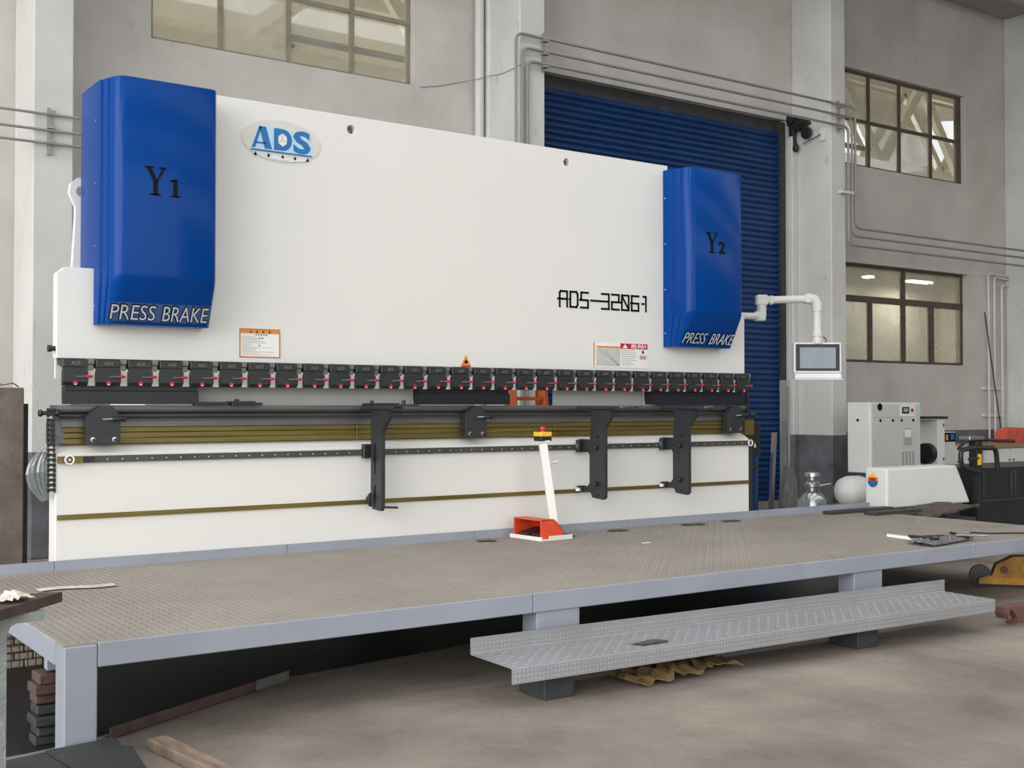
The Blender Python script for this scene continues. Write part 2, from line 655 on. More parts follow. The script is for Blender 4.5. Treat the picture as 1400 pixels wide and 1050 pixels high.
# office behind the low window
of = struct('wall_office', (13.4, 9.2, FL))
MB().box(13.3, 22.0, 9.0, 9.12, FL, 4.6).build('back_panel', 'office_cream', of)
MB().box(13.3, 13.4, 5.66, 9.0, FL, 4.6).build('side_panel', 'office_cream', of)
MB().box(21.9, 22.0, 5.66, 9.0, FL, 4.6).build('side_panel', 'office_cream', of)
MB().box(13.3, 22.0, 5.66, 9.12, 4.6, 4.7).build('ceiling_panel', 'office_cream', of)
for x0, x1, z in ((18.34, 18.58, 4.19), (19.77, 20.59, 4.19)):
    lp = thing('office_lamp', 'white fluorescent ceiling lamp behind the low window, %s' % ('short' if x1 - x0 < .6 else 'long'),
               'lamp', ((x0 + x1) / 2, 8.3, z))
    MB().box(x0, x1, 8.20, 8.42, z + 0.04, z + 0.08).build('housing', 'paper_white', lp)
    for dy in (8.24, 8.36):
        MB().cyl((x0 + .02, dy, z + .02), (x1 - .02, dy, z + .02), 0.025, 8).build('tube', 'lamp_glow', lp)
    for dx in (x0 + .05, x1 - .05):
        MB().cyl((dx, 8.31, z + .08), (dx, 8.31, 4.6), 0.008, 6).build('hanger', 'paper_white', lp)
    ld = bpy.data.lights.new('office_lamp_light', 'AREA')
    ld.energy = 40 * (x1 - x0)
    ld.shape = 'RECTANGLE'
    ld.size, ld.size_y = x1 - x0, 0.2
    lo = bpy.data.objects.new('office_lamp_light', ld)
    lo.location = (0, 0, -0.03)
    lo.parent = lp
    COL.objects.link(lo)


# windows ---------------------------------------------------------
def window(n, rect, muls, bars, glasses, frame, fy=5.50):
    x0, x1, z0, z1 = rect
    w = struct('window_%d' % n, ((x0 + x1) / 2, fy, z0))
    t = 0.05
    fr = MB()
    fr.box(x0, x1, fy, fy + .05, z0, z0 + t).box(x0, x1, fy, fy + .05, z1 - t, z1)
    fr.box(x0, x0 + t, fy, fy + .05, z0 + t, z1 - t).box(x1 - t, x1, fy, fy + .05, z0 + t, z1 - t)
    fr.build('frame', frame, w)
    for (a, b, zz0, zz1, wd) in muls:
        MB().box(a - wd / 2, a + wd / 2, fy - .012, fy + .045, zz0, zz1).build('mullion', frame, w)
    for (z, wd, xa, xb) in bars:
        MB().box(xa, xb, fy - .008, fy + .048, z - wd / 2, z + wd / 2).build('glazing_bar', frame, w)
    for (a, b, c, d, g) in glasses:
        MB().box(a, b, fy + .018, fy + .024, c, d).build('pane', g, w)
    return w


def pane_grid(vx, vz, gl):
    r = []
    for j in range(len(vz) - 1):
        for i in range(len(vx) - 1):
            r.append((vx[i], vx[i + 1], vz[j], vz[j + 1], gl[j][i]))
    return r


g, f_ = 'window_glass', 'window_frosted'
vx = [2.33, 3.18, 4.035, 4.89, 5.73]
window(1, W1, [(x, 0, 5.61, 7.27, .055) for x in vx[1:-1]], [(6.43, .05, 4.035, 5.73)],
       pane_grid(vx, [5.61, 6.43, 7.27], [[g, f_, g, g], [g, f_, f_, g]]), 'frame_tan')
vx = [13.90, 14.92, 15.77, 16.68, 17.48]
window(2, W2, [(x, 0, 5.61, 7.27, .06) for x in vx[1:]], [(6.42, .055, 13.9, 17.48)],
       pane_grid(vx, [5.61, 6.42, 7.27], [[g, f_, f_, g], [f_, f_, g, g]]), 'frame_brown')
window(3, W3, [(14.94, 0, 2.24, 3.34, .09), (15.86, 0, 2.24, 3.94, .09), (16.67, 0, 2.24, 3.34, .12)],
       [(3.34, .11, 13.9, 17.62)],
       [(13.9, 15.86, 3.34, 3.94, 'office_glass'), (15.86, 17.62, 3.34, 3.94, 'office_glass'),
        (13.9, 14.94, 2.24, 3.34, 'office_glass'), (14.94, 15.86, 2.24, 3.34, 'office_glass'),
        (15.86, 16.67, 2.24, 3.34, 'office_glass'), (16.67, 17.62, 2.24, 3.34, 'office_glass')], 'frame_brown')
# dark pipes behind the high glazing
tag(MB().cyl((3.75, 5.70, 6.02), (5.9, 5.70, 6.02), 0.045, 10).build('window_pipe', 'black_paint', smooth=True),
    'dark pipe crossing behind the four-light window above the white ram', 'pipe')
tag(MB().cyl((13.2, 5.70, 6.02), (15.2, 5.70, 6.02), 0.045, 10).build('window_pipe', 'black_paint', smooth=True),
    'dark pipe crossing behind the window above the office window', 'pipe')

# roller shutter --------------------------------------------------
door = struct('door_1', (10.0, 5.5, FL))
pitch = 0.092
prof = [(5.50, 0.0), (5.485, 0.012), (5.472, 0.03), (5.472, 0.052), (5.485, 0.07), (5.50, 0.078), (5.505, 0.092),
        (5.515, 0.092), (5.512, 0.0)]
slat0 = None
z = FL
k = 0
while z + pitch < 5.97:
    if slat0 is None:
        m_ = MB().prism(prof, 'x', 7.27, 12.66)
        m_.v = [(p[0], p[1], p[2] + z) for p in m_.v]
        slat0 = m_.build('slat', 'door_blue', door)
    else:
        clone(slat0, door, (0, 0, pitch * k))
    k += 1
    z += pitch
MB().box(7.25, 7.33, 5.44, 5.56, FL, 6.1).build('guide_channel', 'dark_steel', door)
MB().box(12.62, 12.72, 5.42, 5.56, FL, 6.1).build('guide_channel', 'dark_steel', door)
MB().box(7.25, 12.72, 5.53, 5.64, 5.90, 6.14).build('header_shadow_box', 'dark_steel', door)  # dark box standing in for the shadow gap where the curtain goes up
o = MB().box(12.72, 12.85, 5.28, 5.40, FL, 5.86, ch=0.015).build('trim_5', 'column_plaster')
o['kind'] = 'structure'


# ================================================================== PRESS BRAKE
pb = thing('press_brake', 'long white and blue hydraulic press brake behind the grey chequer-plate platform', 'machine', (3.05, 0.0, FL))

# ram plate with shoulders and two lifting holes
ram_poly = [(0, 1.784), (6.1, 1.784), (6.1, 2.33), (6.08, 2.35), (5.80, 2.35), (5.80, 3.40), (5.15, 3.40), (5.15, 3.595),
            (0.90, 3.595), (0.90, 3.40), (0.32, 3.40), (0.32, 2.36), (0.05, 2.36), (0, 2.32)]
ram = MB().prism(ram_poly, 'y', 0.0, 0.09, holes=[circle(2.05, 3.497, 0.032, 18), circle(4.03, 3.494, 0.032, 18)]) \
    .build('ram', 'machine_white', pb, bevel=0.004)
MB().box(0.02, 6.08, 0.10, 0.13, 1.66, 2.30).box(0.45, 5.65, 0.10, 0.13, 2.30, 3.30).build('ram_web', 'machine_white', pb)
for x, zc in ((2.05, 3.497), (4.03, 3.494)):
    MB().lathe([(0.031, 0.05), (0.031, 0.09)], (x, 0, zc), 'y', 16).build('hole_backing', 'clamp_steel', ram)
# side frames and tie beams behind the ram
for x0 in (0.80, 5.62):
    MB().prism([(0.20, FL), (1.6, FL), (1.6, 3.0), (1.4, 3.2), (0.20, 3.2), (0.20, 2.2), (0.75, 1.9), (0.75, 1.2), (0.20, 1.0)],
               'x', x0, x0 + 0.06).build('side_frame', 'machine_white', pb)
MB().box(0.86, 5.62, 1.35, 1.55, 2.7, 3.1).build('rear_beam', 'machine_white', pb)
MB().box(0.86, 5.62, 1.30, 1.55, FL, 0.5).build('rear_sill', 'machine_white', pb)
# lifting lug at the left shoulder
MB().prism([(0.175, 2.36), (0.275, 2.36), (0.275, 2.80), (0.30, 2.84), (0.30, 2.93), (0.27, 2.985), (0.21, 2.99), (0.165, 2.95),
            (0.155, 2.89), (0.175, 2.84), (0.195, 2.80), (0.195, 2.74)], 'y', 0.32, 0.37, holes=[circle(0.232, 2.90, 0.036, 14)]) \
    .build('lifting_lug', 'machine_white', pb)
MB().lathe([(0.016, 0), (0.016, -0.02), (0.022, -0.022), (0.022, -0.045)], (0.0, 0.03, 1.845), 'x', 14) \
    .build('rubber_stop', 'black_paint', pb, smooth=True)


# blue cylinder covers ------------------------------------------------
def cover(x0, x1, sub):
    yb, yf = 0.31, -0.30
    prof = [(x0, yb), (x0, -0.09), (x0 + .006, -0.115), (x0 + .016, -0.118), (x0 + .020, -0.150), (x0 + .030, -0.185), (x0 + .038, -0.188),
            (x0 + .044, -0.225), (x0 + .06, -0.262), (x0 + .085, -0.288), (x0 + .115, yf),
            (x1 - .05, yf), (x1 - .02, yf + .012), (x1, yf + .05), (x1, yb)]
    n = len(prof)
    rows = []

    def row(z, sh):
        r = []
        for (x, y) in prof:
            yy = y
            if y < -0.05:
                yy = y + sh * (abs(y) - 0.05) / 0.25
            r.append((x, yy, z))
        return r
    rows = [row(3.545, 0.006), row(3.535, 0.0), row(2.31, 0.0), row(2.285, 0.004), row(2.26, 0.012), row(2.0, 0.155)]
    m = MB()
    vs = [p for r in rows for p in r]
    fs = []
    for k in range(len(rows) - 1):
        for i in range(n - 1):
            fs.append((k * n + i, k * n + i + 1, (k + 1) * n + i + 1, (k + 1) * n + i))
        fs.append((k * n + n - 1, k * n, (k + 1) * n, (k + 1) * n + n - 1))
    fs.append(tuple(range(n)))
    fs.append(tuple(range(5 * n + n - 1, 5 * n - 1, -1)))
    m.add(vs, fs)
    c = m.build('cylinder_cover', 'cover_blue', pb, smooth=True, label='glossy blue cylinder cover lettered Y%s' % sub)
    # Y with serifs and its index
    a, b, z0, z1 = x0 + 0.225, x0 + 0.365, 2.815, 2.995
    w = b - a

    def q(u, v):
        return (a + u * w, z0 + v * (z1 - z0))
    ym = MB()
    for poly in ([(.40, .0), (.60, .0), (.60, .48), (.40, .48)],                       # stem
                 [(.40, .48), (.60, .48), (.30, .96), (.08, .96)],                     # heavy left arm
                 [(.50, .42), (.60, .48), (.92, .96), (.80, .96)],                     # thin right arm
                 [(.0, .95), (.40, .95), (.40, 1.0), (.0, 1.0)], [(.66, .95), (1., .95), (1., 1.), (.66, 1.)],
                 [(.26, 0), (.74, 0), (.74, .05), (.26, .05)]):
        ym.prism([q(*p) for p in poly], 'y', yf - .004, yf - .001)
    ym.build('letter', 'print_black', c)
    if sub == '1':
        dm = MB()
        a2, w2 = x0 + .385, .075
        for poly in ([(.32, 0), (.68, 0), (.68, 1), (.32, .92)], [(.0, .86), (.32, .80), (.68, 1), (.0, .90)],
                     [(.05, 0), (.95, 0), (.95, .06), (.05, .06)]):
            dm.prism([(a2 + u * w2, 2.815 + v * .115) for u, v in poly], 'y', yf - .004, yf - .001)
        dm.build('numeral', 'print_black', c)
    else:
        solid(text_mb('2', x0 + .375, x0 + .455, 2.815, 2.925, yf - .003, bold=.03).build('numeral', 'print_black', c))
    # PRESS BRAKE on the slanted foot of the cover

    def slope(d):
        def fn(x, z):
            t = (2.26 - z) / 0.26
            return (x, yf + .012 + t * (0.155 - .012) - d, z - d * 0.4)
        return fn
    tx0, tx1, tz0, tz1 = x0 + .05, x1 - .035, 2.035, 2.125
    it = 0.0 if sub == '1' else 0.25
    bk = MB().add([slope(.004)(tx0 - .015, tz0 - .012), slope(.004)(tx1 + .015, tz0 - .012), slope(.004)(tx1 + .015, tz1 + .012),
                   slope(.004)(tx0 - .015, tz1 + .012)], [(0, 1, 2, 3)])
    if sub == '1':
        solid(bk.build('letter_backing', 'letter_backing', c), .002)
    tw = tx1 - tx0
    for word, a, b in (('PRESS', tx0, tx0 + tw * .45), ('BRAKE', tx0 + tw * .53, tx1)):
        solid(text_mb(word, a - .006, b + .006, tz0 - .007, tz1 + .007, 0, bold=.035, shear=it, fn=slope(.008)).build('letter_outline', 'print_black', c), .002)
        solid(text_mb(word, a, b, tz0, tz1, 0, bold=-.005, shear=it, fn=slope(.013)).build('lettering', 'letter_silver', c), .002)
    # screw heads on the side of the cover
    for z in (3.3, 2.9, 2.5, 2.12):
        MB().lathe([(0.008, 0), (0.008, -0.004)], (x0, -0.03, z), 'x', 8).build('screw', 'bright_steel', c)
    return c


cover(0.225, 0.935, '1')
cover(5.095, 5.785, '2')


# model number in angular strokes -------------------------------------
def strokes(segs, x0, z0, w, h, t, y0=-0.004, y1=-0.001):
    m = MB()
    for (u0, v0, u1, v1) in segs:
        p, q = Vector((x0 + u0 * w, 0, z0 + v0 * h)), Vector((x0 + u1 * w, 0, z0 + v1 * h))
        d = (q - p)
        ln = d.length
        d.normalize()
        nrm = Vector((-d.z, 0, d.x)) * t / 2
        e = d * t / 2
        pl = [p - e - nrm, q + e - nrm, q + e + nrm, p - e + nrm]
        m.prism([(v.x, v.z) for v in pl], 'y', y0, y1)
    return m


GL = {'A': [(0, 0, 0, .9), (0, .9, .12, 1), (.12, 1, .9, 1), (.9, 1, .9, 0), (-.2, .5, .9, .5)],
      'D': [(0, 0, 0, 1), (0, 1, .75, 1), (.75, 1, .9, .85), (.9, .85, .9, .15), (.9, .15, .75, 0), (.75, 0, 0, 0), (-.1, .5, 0, .5)],
      'S': [(.9, 1, .05, 1), (.05, 1, .05, .5), (-.12, .5, .9, .5), (.9, .5, .9, 0), (.9, 0, 0, 0)],
      '-': [(.0, .5, .95, .5)],
      '3': [(0, 1, .9, 1), (.9, 1, .9, 0), (.9, 0, 0, 0), (-.25, .5, .9, .5)],
      '2': [(0, 1, .9, 1), (.9, 1, .9, .5), (.9, .5, 0, .5), (0, .5, 0, 0), (0, 0, .9, 0)],
      '0': [(0, 0, 0, 1), (0, 1, .9, 1), (.9, 1, .9, 0), (.9, 0, 0, 0), (.1, .85, .8, .15), (-.15, .5, 0, .5)],
      '6': [(.9, 1, 0, 1), (0, 1, 0, 0), (0, 0, .9, 0), (.9, 0, .9, .5), (.9, .5, -.1, .5)],
      '1': [(.25, 1, .6, 1), (.6, 1, .6, 0), (.1, .5, .3, .5)]}
mb = MB()
xcur = 3.955
for chn in 'ADS-32061':
    m2 = strokes(GL[chn], xcur, 2.303, 0.085, 0.125, 0.017)
    mb.add(m2.v, m2.f)
    xcur += 0.110 if chn != '-' else 0.115
mb.build('model_number', 'print_black', ram)

# oval maker's plate ---------------------------------------------------
lg = MB().prism([(1.505 + .298 * math.cos(a), 3.338 + .146 * math.sin(a)) for a in [2 * math.pi * i / 40 for i in range(40)]],
                'y', -0.006, 0.0).build('maker_plate', 'logo_oval', pb, label='oval maker plate with blue ADS letters')


def lp(poly, y0, y1, m=None, x0=1.283, w=.44, z0=3.272, h=.152):
    m = m or MB()
    return m.prism([(x0 + u * w, z0 + v * h) for u, v in poly], 'y', y0, y1)


hal = MB()
lp([(-.02, -.06), (1.03, -.06), (1.03, .72), (.92, 1.04), (.62, .92), (.52, 1.06), (.12, 1.08)], -0.008, -0.006, hal)
hal.build('halo_print', 'logo_pale', lg)
ab = MB()
lp([(0, 0), (.05, 0), (.16, .95), (.12, 1)], -0.011, -0.008, ab)
lp([(.055, .2), (.22, .2), (.22, .28), (.07, .28)], -0.011, -0.008, ab)
lp([(.12, 1), (.23, 1), (.335, 0), (.215, 0)], -0.011, -0.008, ab)
ab.build('letter', 'logo_blue', lg)
dpoly = [(.37, 0), (.37, 1), (.52, 1)] + [(.52 + .155 * math.sin(a), .5 + .5 * math.cos(a)) for a in [math.pi * i / 10 for i in range(1, 10)]] + [(.52, 0)]
hexh = [(.515 + .085 * math.sin(a), .5 + .31 * math.cos(a)) for a in [math.pi * i / 3 for i in range(6)]]
dm = MB()
dm.prism([(1.283 + u * .44, 3.272 + v * .152) for u, v in dpoly], 'y', -0.011, -0.008, holes=[[(1.283 + u * .44, 3.272 + v * .152) for u, v in hexh]])
dm.build('letter', 'logo_blue', lg)
cx_, cz_ = 1.283 + .515 * .44, 3.272 + .5 * .152
MB().prism([(1.283 + u * .44, 3.272 + v * .152) for u, v in hexh], 'y', -0.0095, -0.008).build('cube_mark', 'paper_white', lg)
cb = MB()
for a in (math.pi / 2, math.pi / 2 + 2.094, math.pi / 2 + 4.189):
    dx, dz = math.cos(a), math.sin(a)
    nx, nz_ = -dz * .0015, dx * .0015
    cb.prism([(cx_ + nx, cz_ + nz_), (cx_ - nx, cz_ - nz_), (cx_ - nx + dx * .04, cz_ - nz_ + dz * .042), (cx_ + nx + dx * .04, cz_ + nz_ + dz * .042)],
             'y', -0.0105, -0.0095)
cb.build('cube_edges', 'label_grey', lg)
solid(text_mb('S', 1.283 + .70 * .44, 1.283 + .44, 3.266, 3.428, -0.010, bold=.035).build('letter', 'logo_blue', lg), .003)
MB().box(1.275, 1.735, -0.010, -0.007, 3.252, 3.262).build('underline', 'logo_blue', lg)
mk = MB()
for i, u in enumerate((.06, .28, .52, .73, .95)):
    x = 1.283 + u * .44
    mk.box(x - .009, x + .009, -0.010, -0.007, 3.226, 3.232)
    mk.box(x - .003, x + .003, -0.010, -0.007, 3.218, 3.242)
    mk.box(x - .008, x - .004, -0.010, -0.007, 3.218, 3.226)
    mk.box(x + .004, x + .008, -0.010, -0.007, 3.218, 3.226)
mk.build('small_characters', 'print_black', lg)
MB().prism([(1.41, 3.216), (1.45, 3.236), (1.50, 3.222), (1.58, 3.230), (1.66, 3.224), (1.70, 3.236), (1.68, 3.215), (1.62, 3.208), (1.58, 3.200),
            (1.53, 3.208), (1.49, 3.202), (1.44, 3.212)], 'y', -0.009, -0.006).build('torn_film', 'paper_white', lg)

# warning labels -------------------------------------------------------
wl = MB().box(1.20, 1.50, -0.003, 0, 1.818, 2.018).build('warning_label', 'paper_white', pb, label='orange bordered safety notice')
bd = MB().box(1.20, 1.50, -0.005, -0.003, 1.985, 2.018).box(1.20, 1.50, -0.005, -0.003, 1.818, 1.826)
bd.box(1.20, 1.209, -0.005, -0.003, 1.826, 1.985).box(1.491, 1.50, -0.005, -0.003, 1.826, 1.985)
bd.build('orange_border', 'label_orange', wl)
tk = MB()
for i in range(26):
    x = 1.203 + i * .0115
    tk.box(x, x + .005, -0.006, -0.005, 2.012, 2.016).box(x, x + .005, -0.006, -0.005, 1.819, 1.823)
for i in range(16):
    z = 1.83 + i * .0105
    tk.box(1.201, 1.204, -0.006, -0.005, z, z + .005).box(1.496, 1.499, -0.006, -0.005, z, z + .005)
for x in (1.283, 1.328, 1.374, 1.420):
    tk.prism([(x - .011, 1.989), (x + .011, 1.989), (x, 2.010)], 'y', -0.006, -0.005)
tk.build('border_ticks', 'label_brown', wl)
tl = MB()
random.seed(3)
for i in range(13):
    z = 1.962 - i * .0102
    a = 1.218
    tl.box(a, a + random.uniform(.06, .24), -0.005, -0.003, z - .0022, z)
tl.build('text_lines', 'label_grey', wl)
td = MB()
for x, z in ((1.345, 1.953), (1.368, 1.953), (1.345, 1.902)):
    td.box(x - .004, x + .004, -0.006, -0.004, z - .004, z + .004)
for i in range(5):
    td.box(1.318 + i * .019, 1.326 + i * .019, -0.006, -0.004, 1.972, 1.980)
td.build('heading_print', 'print_black', wl)

w2 = MB().box(4.305, 4.905, -0.003, 0, 1.812, 2.018).build('warning_label', 'paper_white', pb, label='danger notice with red heading and bending chart')
MB().box(4.603, 4.905, -0.005, -0.003, 1.972, 2.018).build('red_heading', 'label_red', w2)
MB().box(4.305, 4.318, -0.005, -0.003, 1.816, 2.018).build('orange_bar', 'label_orange', w2)
MB().box(4.345, 4.60, -0.005, -0.003, 1.975, 1.990).build('orange_bar', 'label_orange', w2)
MB().box(4.335, 4.598, -0.0045, -0.003, 1.825, 1.972).build('chart', 'logo_oval', w2)
cm = MB()
for i in range(9):
    cm.box(4.345, 4.59, -0.006, -0.0045, 1.834 + i * .0165, 1.8352 + i * .0165)
    cm.box(4.35 + i * .029, 4.3515 + i * .029, -0.006, -0.0045, 1.83, 1.968)
for k in range(2):
    cm.prism([(4.36 + k * .06, 1.962), (4.37 + k * .06, 1.962), (4.585, 1.832), (4.575, 1.832)], 'y', -0.007, -0.006)
cm.build('chart_lines', 'label_grey', w2)
MB().prism([(4.625, 1.978), (4.68, 1.978), (4.652, 2.012)], 'y', -0.007, -0.005).build('warning_triangle', 'paper_white', w2)
hz = text_mb('危险!', 4.715, 4.888, 1.978, 2.013, -0.006, bold=.01)
if hz.v:
    solid(hz.build('heading_print', 'paper_white', w2), .002)
tl = MB()
random.seed(5)
for i in range(8):
    z = 1.960 - i * .0165
    tl.box(4.615, 4.615 + random.uniform(.10, .175), -0.005, -0.003, z - .004, z)
tl.build('text_lines', 'label_grey', w2)
MB().prism(circle(4.855, 1.948, .014, 12), 'y', -0.005, -0.003).build('symbol', 'label_brown', w2)
for x in (4.835, 4.874):
    MB().prism(circle(x, 1.902, .018, 14), 'y', -0.005, -0.003, holes=[circle(x, 1.902, .013, 14)]).build('symbol', 'label_red', w2)
    MB().box(x - .004, x + .004, -0.005, -0.003, 1.896, 1.908).build('symbol', 'print_black', w2)

w3 = MB().prism([(2.998, 1.796), (3.088, 1.796), (3.043, 1.880)], 'y', -0.003, 0).build('warning_label', 'label_orange', pb, label='small orange warning triangle')
MB().prism(circle(3.043, 1.826, .014, 8), 'y', -0.005, -0.003).build('symbol', 'print_black', w3)
MB().box(3.0, 3.086, -0.004, -0.002, 1.787, 1.797).build('red_strip', 'label_red', w3)

# punch clamps ---------------------------------------------------------
MB().box(0.03, 6.07, -0.035, 0.10, 1.745, 1.784).build('clamp_beam', 'clamp_black', pb)


def clamp_proto():
    x0 = 0.018
    m = MB()
    m.box(x0, x0 + .152, -.085, -.03, 1.728, 1.778, ch=.004)
    m.box(x0 + .004, x0 + .150, -.080, -.05, 1.700, 1.735)
    m.prism([(-.095, 1.704), (-.05, 1.704), (-.05, 1.612), (-.07, 1.612), (-.095, 1.635)], 'x', x0, x0 + .152)
    c = m.build('punch_clamp', 'clamp_black', pb)
    h = MB()
    for i in range(6):
        h.lathe([(.004, 0), (.004, -.002)], (x0 + .016 + i * .024, -.095, 1.694), 'y', 8)
    h.build('set_screw', 'punch_black', c)
    s = MB().box(x0 + .152, x0 + .200, -.06, .06, 1.748, 1.782, ch=.003).box(x0 + .155, x0 + .195, -.055, .06, 1.708, 1.746, ch=.003)
    s.build('spacer_block', 'clamp_steel', c)
    ld = MB().cyl((x0 + .075, -.105, 1.668), (x0 + .135, -.105, 1.670), .004, 6)
    ld.build('lever_rod', 'clamp_steel', c)
    MB().lathe([(.006, .133), (.010, .142), (.010, .158), (.007, .172), (.004, .176)], (x0, -.105, 1.670), 'x', 10).build('lever_grip', 'red_plastic', c, smooth=True)
    MB().prism(circle(x0 + .073, 1.628, .014, 12), 'y', -.100, -.088).build('release_button', 'red_plastic', c)
    MB().box(x0 + .067, x0 + .079, -.102, -.100, 1.617, 1.623).build('button_mark', 'paper_white', c)
    t = text_mb('ADS', x0 + .05, x0 + .105, 1.742, 1.764, -.087, bold=.0)
    solid(t.build('lettering', 'clamp_steel', c), .002)
    return c


MB().box(0.03, 6.07, -.052, -.04, 1.612, 1.72).build('clamp_backing', 'machine_white', pb)
c0 = clamp_proto()
for i in range(1, 30):
    clone(c0, pb, (i * 0.2035, 0, 0))

# punches
for x0, x1 in ((0.045, 0.895), (2.60, 3.42), (4.915, 6.03)):
    m = MB()
    m.prism([(-.035, 1.612), (.05, 1.612), (.05, 1.56), (.04, 1.50), (.03, 1.496), (-.06, 1.496), (-.06, 1.578), (-.035, 1.584)], 'x', x0, x1)
    p = m.build('punch', 'punch_black', pb)
    solid(text_mb('ADS', (x0 + x1) / 2 - .04, (x0 + x1) / 2 + .04, 1.537, 1.547, -.062).build('lettering', 'oxide_black', p), .002)
# grey sheet panels behind the tool gap
for x0, x1 in ((0.895, 2.60), (3.93, 4.915)):
    MB().box(x0, x1, 0.055, 0.065, 1.485, 1.70).build('rear_panel', 'rear_panel_grey', pb)

# bed -------------------------------------------------------------------
bed = MB().prism([(-0.04, FL), (0.12, FL), (0.12, 1.24), (0.05, 1.24), (-0.04, 1.185)], 'x', -0.008, 6.108).build('bed', 'machine_white', pb, bevel=.004)
MB().box(0.0, 6.1, -0.02, 0.16, 1.462, 1.490).build('table_top', 'table_steel', pb)
MB().prism([(-0.012, 1.462), (0.15, 1.462), (0.15, 1.385), (-0.004, 1.385), (-0.004, 1.40), (0.018, 1.42), (0.018, 1.43), (-0.012, 1.45)], 'x', 0.02, 6.09).build('die_holder', 'die_steel', pb)
MB().box(0.03, 6.08, -0.012, 0.15, 1.352, 1.385).build('lower_block', 'table_steel', pb)
for z0, z1 in ((1.318, 1.350), (1.282, 1.315), (1.243, 1.278)):
    cuts = [0.035, 2.10, 3.9, 6.02]
    for a, b in zip(cuts[:-1], cuts[1:]):
        MB().box(a, b - .006, -0.005 if z0 > 1.3 else 0.004, 0.14, z0, z1, ch=.003).build('wedge_bar', 'gold_zinc', pb)
MB().box(-0.03, 0.05, 0.0, 0.12, 1.25, 1.39).build('end_block', 'table_steel', pb)

# guide rail and lower strip
rail = MB().box(0.0, 6.10, -0.062, -0.04, 1.128, 1.170).build('guide_rail', 'rail_steel', pb)
dots = MB()
for i in range(62):
    dots.lathe([(.004, 0), (.004, -.003)], (0.30 + i * .095, -0.062, 1.148), 'y', 8)
dots.build('rail_screws', 'paper_white', rail)
MB().box(0.0, 0.15, -0.066, -0.062, 1.128, 1.168).build('rail_end', 'gold_zinc', rail)
MB().box(0.155, 0.22, -0.068, -0.062, 1.135, 1.165).build('rail_block', 'black_paint', rail)
for x in (0.06, 6.075):
    MB().cyl((x, -.10, 1.150), (x, -.062, 1.150), .009, 10).build('ring_pin', 'bright_steel', rail)
    MB().prism(circle(x, 1.150, .030, 20), 'y', -.10, -.09, holes=[circle(x, 1.150, .022, 20)]).build('end_ring', 'paper_white', rail)
MB().box(0.0, 6.10, -0.052, -0.04, 0.775, 0.806).build('lower_strip', 'gold_zinc', pb)


# black stop plates clamped to the bed
def stop_plate(x0, x1):
    m = MB().prism([(x0, 1.243), (x1, 1.243), (x1, 1.42), (x1 - .05, 1.482), (x0 + .075, 1.482), (x0, 1.42)], 'y', -.095, -.03)
    p = m.build('stop_plate', 'oxide_black', pb, bevel=.003)
    for bx in (x0 + .035, x1 - .038):
        MB().lathe([(.016, -.095), (.016, -.100), (.010, -.101)], (bx, 0, 1.272), 'y', 12).build('bolt', 'bright_steel', p, smooth=True)
        MB().lathe([(.0105, -.1005), (.0105, -.103)], (bx + .004, 0, 1.270), 'y', 10).build('bolt_socket', 'oxide_black', p)
    MB().cyl((x0 + .09, -.11, 1.400), (x0 + .16, -.11, 1.402), .007, 8).build('lever', 'bright_steel', p)
    MB().lathe([(.006, .15), (.016, .165), (.017, .20), (.012, .215), (.02, .218), (.02, .232), (.012, .238)], (x0, -.11, 1.402), 'x', 12).build('knob', 'black_paint', p, smooth=True)


stop_plate(0.165, 0.372)
stop_plate(2.985, 3.175)
stop_plate(5.785, 5.985)


